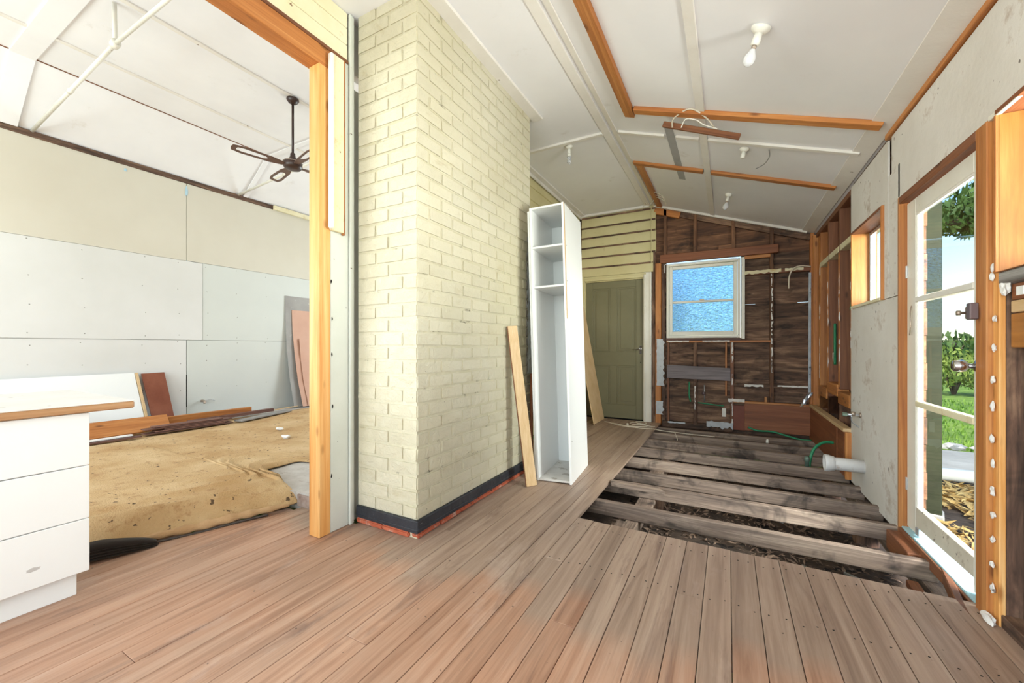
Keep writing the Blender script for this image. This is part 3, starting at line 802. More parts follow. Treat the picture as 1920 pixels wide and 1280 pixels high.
# studs
for x, z0, z1, m_ in ((-0.83, 2.50, 3.26, 'darkred'), (-0.42, 2.50, 3.10, 'darkred'), (0.065, 2.50, 2.93, 'darkred'), (0.515, 0.385, 2.78, 'darkred'),
                      (-0.42, 0.0, 1.22, 'dark'), (0.05, 0.0, 1.22, 'brown'), (0.955, -0.05, 2.61, 'orange')):
    B('stud', (x-0.022, 6.345, z0), (x+0.022, 6.428, z1), m_, wf, 0.003)
B('post', (-0.965, 6.325, -0.03), (-0.885, 6.428, 2.40), 'orange', wf, 0.003)
B('post', (-1.018, 6.36, -0.05), (-0.970, 6.46, 3.26), 'dark', wf, 0.003)
B('stud', (-0.88, 6.375, 0.0), (-0.835, 6.428, 2.40), 'dark', wf, 0.003)
B('stud', (-0.800, 6.36, 0.0), (-0.775, 6.428, 1.22), 'brown', wf, 0.003)
B('stud', (-0.035, 6.362, 0.45), (-0.012, 6.428, 1.22), 'orange', wf, 0.003)
B('stud', (0.165, 6.335, 1.25), (0.205, 6.428, 2.38), M_OFFW, wf, 0.003)
prism('lintel', [(-0.895, 2.392), (0.585, 2.392), (0.585, 2.505), (-0.895, 2.515)], 'y', 6.30, 6.36, 'redwood', wf, 0.003)
B('lintel_packer', (0.20, 6.33, 2.345), (0.50, 6.36, 2.39), 'orange', wf, 0.003)
B('block', (-0.12, 6.36, 2.51), (0.05, 6.42, 2.58), 'darkred', wf, 0.003)
beam('top_plate', rk(-0.96, 6.37, 0.075), rk(-0.60, 6.37, 0.075), 0.05, 0.09, 'orange', wf)
beam('top_plate', rk(-0.60, 6.39, 0.06), rk(0.96, 6.39, 0.06), 0.05, 0.07, 'dark', wf)
B('sill_rail', (-0.81, 6.33, 1.205), (0.505, 6.39, 1.232), 'orange', wf, 0.003)
prism('patch_board', [(-0.80, 0.682), (0.03, 0.665), (0.03, 0.845), (-0.80, 0.876)], 'y', 6.325, 6.345, 'patch', wf, 0.003)
B('noggin', (0.205, 6.335, 2.125), (0.935, 6.40, 2.175), 'brown', wf, 0.003)
B('noggin', (0.07, 6.345, 0.595), (0.93, 6.41, 0.635), 'dark', wf, 0.003)
B('bottom_plate', (-0.87, 6.345, -0.05), (0.06, 6.425, 0.035), 'dark', wf, 0.004)
B('skirting_board', (0.20, 6.315, 0.0), (0.935, 6.335, 0.372), 'redwood', wf, 0.002)
B('skirting_board', (0.065, 6.318, -0.005), (0.205, 6.338, 0.335), paint('dark_red_board_stain', (110, 52, 34), (128, 68, 46), 4, 0.5), wf, 0.002)
B('skirting_rail', (0.065, 6.30, 0.372), (0.935, 6.345, 0.40), 'orange', wf, 0.003)
B('block', (0.43, 6.30, 0.40), (0.46, 6.35, 0.47), 'orange', wf, 0.002)
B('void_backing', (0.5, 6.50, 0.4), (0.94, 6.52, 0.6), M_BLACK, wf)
# plaster and adhesive left on the timbers
def ragged(name, x0, x1, z0, z1, y, seed, mat, par, amp=0.02, t=0.006):
    n_ = max(6, int(max(x1-x0, z1-z0)/0.02)); pts = []
    if z1-z0 > x1-x0:
        for k in range(n_+1):
            zz_ = z0+(z1-z0)*k/n_; pts.append((x0+amp*0.3*noise.noise(Vector((zz_*20, seed, 1))), zz_))
        for k in range(n_, -1, -1):
            zz_ = z0+(z1-z0)*k/n_; pts.append((x1+amp*noise.noise(Vector((zz_*22, seed, 5))), zz_))
    else:
        for k in range(n_+1):
            xx = x0+(x1-x0)*k/n_; pts.append((xx, z0+amp*noise.noise(Vector((xx*22, seed, 1)))))
        for k in range(n_, -1, -1):
            xx = x0+(x1-x0)*k/n_; pts.append((xx, z1+amp*0.4*noise.noise(Vector((xx*22, seed, 5)))))
    return prism(name, pts, 'y', y-t, y, mat, par)
ragged('plaster_patch', -0.945, -0.845, 0.56, 1.26, 6.324, 1, M_PLAST, wf, 0.03)
ragged('plaster_patch', -0.955, -0.855, 0.13, 0.33, 6.324, 2, M_PLAST, wf, 0.03)
ragged('plaster_patch', 0.20, 0.62, 2.135, 2.178, 6.334, 3, M_PEEL, wf, 0.028)
ragged('plaster_patch', 0.66, 0.86, 2.14, 2.178, 6.334, 4, M_PEEL, wf, 0.028)
ragged('plaster_patch', -0.80, -0.50, 1.215, 1.234, 6.329, 5, M_GLUE, wf, 0.02)
ragged('plaster_patch', -0.32, 0.02, 1.215, 1.234, 6.329, 6, M_GLUE, wf, 0.012)
ragged('plaster_patch', -0.27, 0.06, 0.005, 0.085, 6.33, 7, M_PLAST, wf, 0.05)
ragged('plaster_patch', -0.79, -0.55, 0.012, 0.035, 6.34, 8, M_PLAST, wf, 0.012)
ragged('plaster_patch', 0.00, 0.20, 0.385, 0.425, 6.299, 9, M_GLUE, wf, 0.02)
for x, z0, z1, sd in ((0.05, 0.06, 1.21, 11), (-0.42, 0.12, 0.62, 12), (0.515, 0.62, 2.12, 13)):
    k = 0; zz_ = z0
    while zz_ < z1:
        h = random.uniform(0.05, 0.18)
        if random.random() < 0.78: ragged('adhesive_dab', x-0.003+random.uniform(-.006, .002), x+random.uniform(.001, .008 if sd != 11 else .016), zz_, min(zz_+h, z1), 6.344, sd+k*1.7, M_GLUE, wf, 0.02, 0.006)
        zz_ += h+random.uniform(0.0, 0.05); k += 1
ragged('adhesive_dab', 0.20, 0.42, 0.60, 0.63, 6.344, 31, M_GLUE, wf, 0.02, 0.012)
ragged('adhesive_dab', 0.58, 0.92, 0.612, 0.632, 6.344, 32, M_GLUE, wf, 0.012, 0.008)
prism('corner_strip', [(0.905, 0.52), (0.935, 0.52), (0.938, 2.10), (0.912, 2.10)], 'y', 6.315, 6.325, M_FOILDULL, wf, 0.002)
o = B('power_outlet', (-0.075, 6.405, 0.15), (-0.025, 6.423, 0.27), M_WHITEP, None, 0.004); props(o, 'white power outlet plate on the bare boards near the floor', 'power outlet')
V, F = [], []
for j in range(9):
    for i in range(7):
        t = j/8; V.append((0.93-0.09*t+0.05*(i/6-.5)+0.012*noise.noise(Vector((i*1.3, j*1.7, 0))), 6.30+0.02*noise.noise(Vector((i*1.1, j*1.4, 7))), 0.56-0.19*t+0.02*noise.noise(Vector((i, j, 3)))))
for j in range(8):
    for i in range(6): F.append([j*7+i, j*7+i+1, (j+1)*7+i+1, (j+1)*7+i])
mesh('torn_foil', V, F, M_FOIL, wf)
o = tube('wire', [(0.93, 6.30, 2.17), (0.82, 6.28, 2.185), (0.74, 6.27, 2.15), (0.70, 6.27, 2.05), (0.695, 6.27, 1.90)], 0.009, M_CABLE)
props(o, 'cream cable drooping from the corner of the bare board wall', 'cable')

# door_1: green four-panel door with cream frame
d1 = struct('door_1', 'closed olive green four panel door in a cream frame')
Y1 = 6.375
dl = E('door_leaf', par=d1)
sx = [DX0+0.012, DX0+0.125, -1.665, -1.555, DX1-0.125, DX1-0.012]
zr = [0.012, 0.225, 0.84, 1.06, 2.08, 2.19]
for a, b in ((0, 1), (4, 5)): B('stile', (sx[a], Y1, zr[0]), (sx[b], Y1+0.04, zr[5]), M_DOORG, dl, 0.004)
for z0, z1 in ((zr[0], zr[1]), (zr[2], zr[3]), (zr[4], zr[5])): B('rail', (sx[1], Y1, z0), (sx[4], Y1+0.04, z1), M_DOORG, dl, 0.004)
for z0, z1 in ((zr[1], zr[2]), (zr[3], zr[4])):
    B('muntin', (sx[2], Y1, z0), (sx[3], Y1+0.04, z1), M_DOORG, dl, 0.004)
    for a, b in ((1, 2), (3, 4)):
        B('panel', (sx[a], Y1+0.014, z0), (sx[b], Y1+0.03, z1), M_DOORG, dl, 0.002)
        x0, x1 = sx[a], sx[b]
        for lo, hi in (((x0, z0), (x0+0.022, z1)), ((x1-0.022, z0), (x1, z1)), ((x0, z0), (x1, z0+0.022)), ((x0, z1-0.022), (x1, z1))):
            B('panel_moulding', (lo[0], Y1+0.004, lo[1]), (hi[0], Y1+0.016, hi[1]), M_DOORG, dl, 0.006)
        B('raised_field', (x0+0.055, Y1+0.008, z0+0.055), (x1-0.055, Y1+0.016, z1-0.055), M_DOORG, dl, 0.006)
hd = E('handle', par=d1)
B('escutcheon', (-1.205, Y1-0.004, 1.03), (-1.175, Y1, 1.16), M_CHROME, hd, 0.003)
tube('lever', [(-1.19, Y1-0.003, 1.11), (-1.19, Y1-0.05, 1.11), (-1.215, Y1-0.055, 1.108), (-1.30, Y1-0.05, 1.10)], 0.009, M_CHROME, hd)
lathe('keyhole', [(0.0001, 0), (0.007, 0), (0.007, 0.003), (0.0001, 0.003)], M_BLACK, d1, (-1.19, Y1, 0.90), (R(90), 0, 0), 10)
for nm, lo, hi in (('architrave', (-1.14, 6.315, 0), (-1.022, 6.352, 2.28)), ('architrave', (-2.14, 6.315, 0), (-2.07, 6.352, 2.28)), ('architrave', (-2.07, 6.315, DZ), (-1.14, 6.352, 2.28))):
    B(nm, lo, hi, M_OFFW if hi[0] > -1.1 else M_WBOARD, d1, 0.006)
B('architrave_bead', (-1.13, 6.306, 0), (-1.105, 6.318, 2.26), M_OFFW, d1, 0.005)
B('architrave_bead', (-1.05, 6.306, 0), (-1.03, 6.318, 2.28), M_OFFW, d1, 0.005)
B('architrave_bead', (-2.07, 6.306, 2.245), (-1.10, 6.318, 2.268), M_WBOARD, d1, 0.005)
B('door_stop', (DX0, 6.352, 0), (DX0+0.012, 6.44, DZ), M_WBOARD, d1, 0.002)
B('door_stop', (DX1-0.012, 6.352, 0), (DX1, 6.44, DZ), M_WBOARD, d1, 0.002)
B('door_stop', (DX0, 6.352, DZ-0.014), (DX1, 6.44, DZ), M_WBOARD, d1, 0.002)
B('backing', (-2.14, 6.44, -0.3), (-1.02, 6.46, 2.28), M_BLACK, d1)

# window_1: two-pane hammered glass window
w1 = struct('window_1', 'cream framed window with two panes of hammered glass')
fr = E('window_frame', par=w1)
for lo, hi in (((WX0, WZ0), (WX0+0.035, WZ1)), ((WX1-0.035, WZ0), (WX1, WZ1)), ((WX0+0.035, WZ1-0.03), (WX1-0.035, WZ1)), ((WX0+0.035, WZ0), (WX1-0.035, WZ0+0.035))):
    B('frame_member', (lo[0], 6.335, lo[1]), (hi[0], 6.43, hi[1]), M_OFFW, fr, 0.005)
sa = E('sash', par=w1)
a0, a1, b0, b1 = WX0+0.038, WX1-0.038, WZ0+0.038, WZ1-0.033; ZM = 1.80
for lo, hi in (((a0, b0), (a0+0.045, b1)), ((a1-0.045, b0), (a1, b1)), ((a0+0.045, b1-0.045), (a1-0.045, b1)), ((a0+0.045, b0), (a1-0.045, b0+0.06)), ((a0+0.045, ZM-0.016), (a1-0.045, ZM+0.016))):
    B('sash_member', (lo[0], 6.362, lo[1]), (hi[0], 6.40, hi[1]), M_OFFW, sa, 0.006)
B('pane', (a0+0.04, 6.379, b0+0.055), (a1-0.04, 6.383, ZM-0.012), M_HAMMER, w1, 0)
B('pane', (a0+0.04, 6.379, ZM+0.012), (a1-0.04, 6.383, b1-0.04), M_HAMMER, w1, 0)
B('catch', (-0.36, 6.35, ZM+0.012), (-0.30, 6.364, ZM+0.03), M_BRASS, w1, 0.002)
for lo, hi in (((WX0-0.02, WZ1), (WX1+0.02, WZ1+0.008)), ((WX0-0.025, WZ1-0.12), (WX0-0.016, WZ1+0.004)), ((WX1+0.012, WZ1-0.09), (WX1+0.02, WZ1+0.004))):
    B('torn_lining_edge', (lo[0], 6.325, lo[1]), (hi[0], 6.335, hi[1]), M_MELAIN, w1, 0.001)
B('window_sill', (WX0-0.01, 6.345, 1.232), (WX1+0.01, 6.425, WZ0-0.001), 'plum', w1, 0.003)

# ================================================================ RIGHT WALL
wr = struct('wall_right')
DY0, DY1 = 2.535, 3.42
NW0, NW1, NZ0, NZ1 = 0.80, 2.385, 1.455, 2.10
SW0, SW1, SZ0, SZ1 = 3.755, 4.515, 1.50, 2.13
z = -0.33; i = 0
while z < 2.60:
    z1 = min(z+0.172, 2.64); cuts = []
    if z < 2.09 and z1 > -0.02: cuts.append((2.44, 3.44))
    if z < NZ1 and z1 > NZ0: cuts.append((NW0-.02, NW1+.02))
    if z < SZ1 and z1 > SZ0: cuts.append((SW0-.02, SW1+.02))
    for a, b in spans(YB-0.1, 6.46, cuts):
        xx = 1.075+0.005*(i % 2)
        B('cladding_board', (xx, a, z), (xx+0.02, b, z1-0.002), 'darkred', wr, 0.002)
    z = z1; i += 1
B('outer_wall', (1.10, 4.53, -0.33), (1.12, 6.5, 2.64), M_EXT, wr)
# studs and plates
for y, x0 in ((4.64, 0.985), (5.10, 0.985), (5.60, 0.985), (6.06, 0.985)):
    B('stud', (x0, y-0.022, 0.72 if y < 5.5 else 0.40), (1.072, y+0.022, 2.53), 'brown' if y < 6 else 'orange', wr, 0.003)
    B('stud_face', (x0-0.004, y-0.018, 0.74), (x0, y+0.018, 2.09), 'orange', wr, 0.001)
    B('stud', (x0, y-0.022, 0.0), (1.072, y+0.022, 0.60), 'darkred', wr, 0.003)
B('stud', (0.955, 6.30, 0.0), (1.05, 6.345, 2.57), 'orange', wr, 0.003)
B('stud', (1.0, 6.20, 0.5), (1.07, 6.25, 2.53), 'orange', wr, 0.003)
B('top_plate', (0.985, 4.58, 2.53), (1.075, 6.34, 2.585), 'brown', wr, 0.003)
for y0, y1 in ((4.663, 5.078), (5.122, 5.578), (5.622, 6.038)):
    B('noggin', (0.982, y0, 2.105), (1.07, y1, 2.165), M_PEEL, wr, 0.004)
for y0, y1, zz_ in ((4.663, 5.078, 0.64), (5.122, 5.578, 0.70), (5.622, 6.038, 0.62)):
    B('noggin', (0.97, y0, zz_-0.06), (1.07, y1, zz_+0.06), 'orange', wr, 0.004)
B('noggin', (0.975, 4.60, 0.58), (1.07, 4.66, 0.72), 'orange', wr, 0.004)
B('skirting_board', (0.925, 4.62, -0.03), (0.945, 6.31, 0.375), 'redwood', wr, 0.002)
B('skirting_rail', (0.915, 4.60, 0.375), (0.985, 6.31, 0.408), 'tan', wr, 0.004)
B('skirting_end', (0.93, 4.585, -0.05), (0.985, 4.62, 0.375), 'orange', wr, 0.003)
B('skirting_cleat', (0.918, 4.86, -0.03), (0.926, 4.93, 0.375), 'redwood', wr, 0.002)
B('bottom_plate', (0.985, 3.44, -0.02), (1.075, 6.34, 0.03), 'dark', wr, 0.003)
# adhesive ridges on stud faces
for y, z0, z1 in ((4.628, 0.8, 2.1), (5.088, 0.75, 2.1), (5.592, 0.75, 1.9), (6.05, 0.75, 2.05), (4.652, 0.8, 1.9)):
    zz_ = z0
    while zz_ < z1:
        h = random.uniform(0.05, 0.22)
        if random.random() < 0.7: blob('adhesive_dab', (0.984, y+random.uniform(-.006, .006), zz_+h/2), (0.006, 0.007, h*0.5), M_GLUE, wr, zz_*9+y)
        zz_ += h
# lining sheets
t0, t1 = 0.972, 0.984
boxes('wall_sheet', [((t0, 3.445, -0.06), (t1, 4.60, 1.478))], M_SHEET, wr)
boxes('wall_sheet', [((t0, 4.54, 1.484), (t1, 4.60, 2.57)), ((t0, 3.665, 2.155), (t1, 4.54, 2.57)), ((t0, 3.665, 1.484), (t1, 3.73, 2.155))], M_SHEET, wr)
boxes('wall_sheet', [((t0+.002, 3.445, 1.484), (t1, 3.660, 2.32))], M_SHEET, wr)
boxes('wall_sheet', [((t0, 2.36, 2.104), (t1, 3.59, 2.565)), ((t0, YB, 2.104), (t1, 2.36, 2.575)), ((t0, 3.445, 2.115), (t1, 3.47, 2.33))], M_SHEET, wr)
boxes('wall_sheet', [((t0, YB, -0.02), (t1, NW0, 2.115))], M_SHEET, wr)
B('slot_stud', (1.0, 3.60, 2.30), (1.07, 3.66, 2.57), 'joist', wr, 0.003)
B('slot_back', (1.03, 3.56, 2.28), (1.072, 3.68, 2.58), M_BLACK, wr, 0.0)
B('top_batten', (0.955, YB, 2.572), (0.985, 3.66, 2.618), 'orange', wr, 0.004)
B('top_packer', (0.985, YB, 2.565), (1.075, 4.58, 2.60), 'dark', wr, 0.0)
# timber round the door
B('jamb', (0.962, 2.440, -0.03), (1.08, 2.527, 2.105), 'orange', wr, 0.004)
B('jamb', (0.962, 3.425, -0.12), (1.08, 3.447, 2.105), 'orange', wr, 0.003)
B('head', (0.9625, 2.527, 2.058), (1.08, 3.425, 2.105), 'brown', wr, 0.003)
B('stud', (0.980, 2.392, -0.02), (1.0, 2.438, 1.455), 'pine', wr, 0.003)
B('stud', (0.980, 2.392, 1.455), (1.07, 2.438, 2.105), 'pine', wr, 0.003)
B('stud_back', (1.0, 2.396, -0.02), (1.07, 2.438, 1.455), 'dark', wr, 0.003)
B('ledge_strip', (0.966, 2.25, 2.098), (0.984, 2.44, 2.118), M_OFFW, wr, 0.002)
for y_, py in ((2.425, 518), (2.42, 500), (2.405, 597), (2.41, 652), (2.42, 712), (2.42, 763), (2.425, 825), (2.42, 872), (2.42, 925), (2.418, 968), (2.42, 1015), (2.425, 1063), (2.42, 1108)):
    zz_ = 1.15-(py-649)/747*1.645
    blob('adhesive_dab', (0.972, y_, zz_), (0.006, random.uniform(.009, .013), random.uniform(0.012, 0.02)), M_GLUE, wr, py*.37)
# below the near window
B('reveal_rail', (0.975, 1.0, 1.405), (1.07, 2.39, 1.452), 'greyed', wr, 0.004)
B('noggin', (1.0, 1.2, 1.335), (1.07, 2.36, 1.400), 'redwood', wr, 0.003)
B('noggin', (1.0, 1.2, 1.285), (1.07, 2.365, 1.332), 'tan', wr, 0.003)
B('block', (1.0, 1.9, 1.145), (1.07, 2.365, 1.28), 'ply', wr, 0.003)
B('paper_tag', (0.997, 2.28, 1.35), (1.0, 2.325, 1.385), M_MELA, wr, 0.001)
blob('adhesive_dab', (0.985, 2.37, 1.385), (0.012, 0.022, 0.03), M_GLUE, wr, 5)
ragged_y = [(2.375, 0.0)]
B('bark_edge_board', (1.045, 2.345, -0.02), (1.073, 2.392, 1.40), 'dark', wr, 0.008)
B('bottom_plate', (0.985, YB, -0.02), (1.075, 2.44, 0.05), 'dark', wr, 0.003)
B('inner_lining', (1.056, YB, 0.05), (1.074, 2.345, 1.14), 'brown', wr, 0.003)
B('warning_tape', (1.035, 2.12, 0.12), (1.045, 2.262, 0.34), plain('orange_plastic', (236, 98, 24), 0.5), wr, 0.002)
o = blob('plaster_lump', (0.955, 2.41, 0.016), (0.013, 0.04, 0.018), M_GLUE, None, 3); props(o, 'broken lump of white plaster on the floor at the foot of the door jamb', 'scrap')

# door_2: glazed door to the garden
d2 = struct('door_2', 'white painted timber door with three clear glass panes, weathered at the foot')
X0, X1 = 1.0, 1.036
L2 = E('door_leaf', par=d2)
B('stile', (X0, 2.540, 0.012), (X1, 2.640, 2.052), M_OFFW, L2, 0.004)
B('stile', (X0, 3.290, 0.012), (X1, 3.420, 2.052), M_OFFW, L2, 0.004)
B('rail', (X0, 2.640, 1.955), (X1, 3.290, 2.052), M_OFFW, L2, 0.004)
prism('rail', [(2.640, 0.078), (3.290, 0.058), (3.290, 0.178), (2.640, 0.172)], 'x', X0, X1, paint('rotten_white_paint', (206, 196, 178), (220, 212, 196), 6, 0.6, fine=((120, 84, 56), 7, 0.55, 0.9), spots=((60, 40, 28), 18, 0.66)), L2, 0.003)
for zb, m_ in ((1.432, M_OFFW), (0.802, M_PEEL)): B('glazing_bar', (X0-0.004, 2.640, zb-0.017), (X1, 3.290, zb+0.017), m_, L2, 0.005)
for z0, z1 in ((0.175, 0.785), (0.819, 1.415), (1.449, 1.955)):
    B('pane', (1.018, 2.636, z0-0.004), (1.0215, 3.294, z1+0.004), M_GLASS, d2, 0)
    B('glazing_bead', (X0+0.004, 3.280, z0), (X0+0.016, 3.291, z1), M_OFFW, L2, 0.003)
    B('glazing_bead', (X0+0.004, 2.639, z0), (X0+0.016, 2.648, z1), M_OFFW, L2, 0.003)
B('glazing_bead', (X0+0.002, 2.64, 1.943), (X0+0.016, 3.29, 1.956), M_CEILTRIM, L2, 0.003)
kb = E('door_knob', par=d2)
lathe('rose', [(0.0001, 0), (0.034, 0), (0.034, 0.006), (0.022, 0.014), (0.0001, 0.014)], M_CHROME, kb, (X0, 2.590, 1.06), (0, R(-90), 0))
lathe('knob', [(0.0001, 0.012), (0.011, 0.012), (0.011, 0.035), (0.026, 0.048), (0.028, 0.062), (0.024, 0.085), (0.019, 0.088), (0.0001, 0.088)], M_CHROME, kb, (X0, 2.590, 1.06), (0, R(-90), 0))
lk = E('rim_lock', par=d2)
B('lock_body', (X0-0.028, 2.553, 1.275), (X0, 2.645, 1.335), M_BRASS, lk, 0.004)
B('lock_cover', (X0-0.034, 2.575, 1.285), (X0-0.026, 2.60, 1.325), M_ALU, lk, 0.003)
lathe('lock_knob', [(0.0001, 0), (0.006, 0), (0.006, 0.016), (0.012, 0.02), (0.012, 0.032), (0.0001, 0.034)], M_BRASS, lk, (X0-0.028, 2.63, 1.305), (0, R(-90), 0), 16)
B('keeper', (0.935, 2.498, 1.268), (0.964, 2.535, 1.342), plain('dark_lock_keeper', (118, 102, 104), 0.4, 0.5), lk, 0.004)
for zh in (0.28, 1.62):
    B('hinge', (0.992, 3.412, zh-0.04), (1.0, 3.43, zh+0.04), M_ALU, d2, 0.002)
tube('hook', [(X0-0.002, 3.345, 1.40), (X0-0.012, 3.33, 1.36), (X0-0.014, 3.32, 1.28), (X0-0.012, 3.34, 1.22), (X0-0.004, 3.36, 1.25)], 0.003, M_BRASS, d2)
B('corner_bracket', (X0-0.004, 3.24, 0.012), (X0+0.02, 3.285, 0.06), M_ALU, d2, 0.003)
B('sill', (0.975, 2.44, -0.042), (1.14, 3.44, 0.004), M_SILL, d2, 0.004)
B('sill_board', (0.962, 2.44, -0.065), (0.976, 3.44, -0.004), 'brown', d2, 0.003)

# window_2: small sliding window in a deep timber box
w2 = struct('window_2', 'small aluminium sliding window in a deep timber box beside the glazed door')
for lo, hi, m_ in (((0.955, SW1, SZ0-0.02), (1.13, SW1+0.022, SZ1+0.02), 'ply'), ((0.955, SW0-0.022, SZ0-0.02), (1.13, SW0, SZ1+0.02), 'orange'), ((0.955, SW0, SZ1), (1.13, SW1, SZ1+0.022), 'brown')):
    B('reveal', lo, hi, m_, w2, 0.003)
B('reveal_sill', (0.950, SW0, SZ0-0.022), (1.13, SW1, SZ0), M_PEEL, w2, 0.003)
al = E('window_frame', par=w2)
for lo, hi in (((SW0, SZ0), (SW0+0.03, SZ1)), ((SW1-0.03, SZ0), (SW1, SZ1)), ((SW0+.03, SZ1-0.03), (SW1-.03, SZ1)), ((SW0+.03, SZ0), (SW1-.03, SZ0+0.03))):
    B('frame_member', (1.075, lo[0], lo[1]), (1.115, hi[0], hi[1]), M_ALU, al, 0.003)
B('meeting_stile', (1.07, 4.12, SZ0+.03), (1.10, 4.145, SZ1-.03), M_ALU, al, 0.002)
B('pane', (1.094, SW0+.03, SZ0+.03), (1.097, 4.13, SZ1-.03), M_GLASS, w2, 0)
B('pane', (1.084, 4.14, SZ0+.03), (1.087, SW1-.03, SZ1-.03), M_GLASS, w2, 0)
B('latch', (1.055, 3.90, 1.76), (1.07, 3.94, 1.84), M_BLACK, w2, 0.003)

# window_3: box of the next window along the same wall
w3 = struct('window_3', 'deep plywood window box at the edge of the garden wall')
for lo, hi, m_ in (((0.975, NW1, NZ0), (1.16, NW1+0.006, NZ1), 'ply'), ((0.975, NW0-0.02, NZ0), (1.16, NW0, NZ1), 'ply'), ((0.965, NW0, NZ1), (1.16, NW1+0.006, NZ1+0.02), 'redwood'), ((0.965, NW0, NZ0-0.003), (1.16, NW1, NZ0), 'ply')):
    B('reveal', lo, hi, m_, w3, 0.002)
B('reveal_edge', (0.965, NW1, NZ0), (0.976, NW1+0.012, NZ1), 'orange', w3, 0.002)
for y in (NW0+.02, (NW0+NW1)/2, NW1-.02): B('frame_member', (1.12, y-0.02, NZ0), (1.15, y+0.02, NZ1), M_ALU, w3, 0.002)
B('pane', (1.133, NW0+.02, NZ0), (1.136, NW1-.02, NZ1), M_GLASS, w3, 0)

# ================================================================ REAR WALLS (behind the viewer, with their windows)
def window_wall(name, wname, x0, x1, z1, y, t, wx0, wx1, wz0, wz1, mat, n, label):
    w = struct(name)
    boxes('wall_face', [((x0, y-t, -0.3), (wx0, y, z1)), ((wx1, y-t, -0.3), (x1, y, z1)), ((wx0, y-t, -0.3), (wx1, y, wz0)), ((wx0, y-t, wz1), (wx1, y, z1))], mat, w)
    g = struct(wname, label)
    for k in range(n+1):
        x = wx0+(wx1-wx0)*k/n; B('mullion', (x-0.025, y-t*0.6, wz0), (x+0.025, y-t*0.3, wz1), M_OFFW, g)
    B('rail', (wx0, y-t*0.6, (wz0+wz1)/2-.02), (wx1, y-t*0.3, (wz0+wz1)/2+.02), M_OFFW, g)
    B('pane', (wx0, y-t*0.47, wz0), (wx1, y-t*0.43, wz1), M_GLASS, g, 0)
window_wall('wall_rear', 'window_4', -2.26, 1.1, 3.34, YB, 0.1, -1.8, 0.7, 0.55, 2.55, M_PLASTER, 3, 'wide rear window of the stripped kitchen')
window_wall('wall_next_room_rear', 'window_5', LW-0.1, -2.26, 4.05, LYB, 0.1, -6.3, -2.9, 0.8, 3.0, M_PLASTER, 4, 'wide front window of the next room')
window_wall('wall_next_room_end', 'window_6', LW-0.1, -2.26, 4.05, LYF+0.1, 0.1, -5.25, -3.35, 1.05, 2.95, M_PLASTER, 2, 'end window of the next room')

# ================================================================ NEXT ROOM: back wall, ceiling
wb = struct('wall_next_room')
B('wall_core', (LW-0.10, LYB-0.1, -0.1), (LW-0.013, LYF+0.1, 4.05), M_GREYSH, wb, 0)
def sheet(y0, y1, z0, z1, m_, proud=0.0):
    B('plasterboard', (LW-0.013, y0, z0), (LW+proud, y1, z1), m_, wb, 0.002)
sheet(LYB, 2.743, 0.10, 1.236, M_PLASTER); sheet(2.750, 5.15, 0.10, 1.236, M_PLASTER_G); sheet(5.155, LYF, 0.10, 1.236, M_PLASTER_G)
sheet(LYB, 0.5, 1.240, 2.348, M_PLASTER, 0.008); sheet(0.503, 2.935, 1.240, 2.348, M_PLASTER, 0.008); sheet(2.941, 5.3, 1.240, 2.352, M_PLASTER_G); sheet(5.304, LYF, 1.240, 2.352, M_PLASTER_G)
sheet(LYB, 2.743, 2.352, 3.44, M_PLASTER_T); sheet(2.747, LYF, 2.356, 3.44, M_PLASTER_T)
B('cornice_scar', (LW-0.005, LYB, 3.44), (LW+0.012, LYF, 3.505), 'dark', wb, 0.003)
for y in (0.42, 1.30, 1.72, 2.28, 2.66, 2.99, 3.40, 3.85):
    for zz_ in (0.55, 0.92, 1.19, 1.29, 1.62, 1.95, 2.30):
        lathe('screw_head', [(0.0001, 0), (0.0065, 0.0005), (0.0001, 0.001)], plain('pale_screw', (172, 166, 160), 0.6), wb, (LW+(0.0085 if 1.24 < zz_ < 2.35 and y < 2.93 else 0.0004), y+random.uniform(-.02, .02), zz_+random.uniform(-.03, .03)), (0, R(90), 0), 6)
B('joint_tape', (LW-0.001, 2.741, 0.30), (LW+0.001, 2.752, 0.75), M_BLACK, wb, 0)
M_BLUE = plain('pale_blue_filler', (178, 208, 222), 0.7)
for y, zz_, hh in ((2.745, 3.32, 0.06), (2.10, 3.38, 0.02), (2.75, 2.33, 0.02)):
    blob('filler_spot', (LW+0.004, y, zz_), (0.003, 0.015, hh), M_BLUE, wb, y)
o = E('pipe_stub', (LW, 2.93, 0.36)); props(o, 'small brass pipe stub poking out of the plasterboard above the timber pile', 'pipe')
tube('stub_pipe', [(0, 0, 0), (0.07, 0, 0), (0.09, 0, -0.03)], 0.018, M_BRASS, o)
tube('stub_wire', [(0.06, 0, 0.0), (0.08, 0.08, 0.02), (0.06, 0.14, -0.01)], 0.006, M_ALU, o)

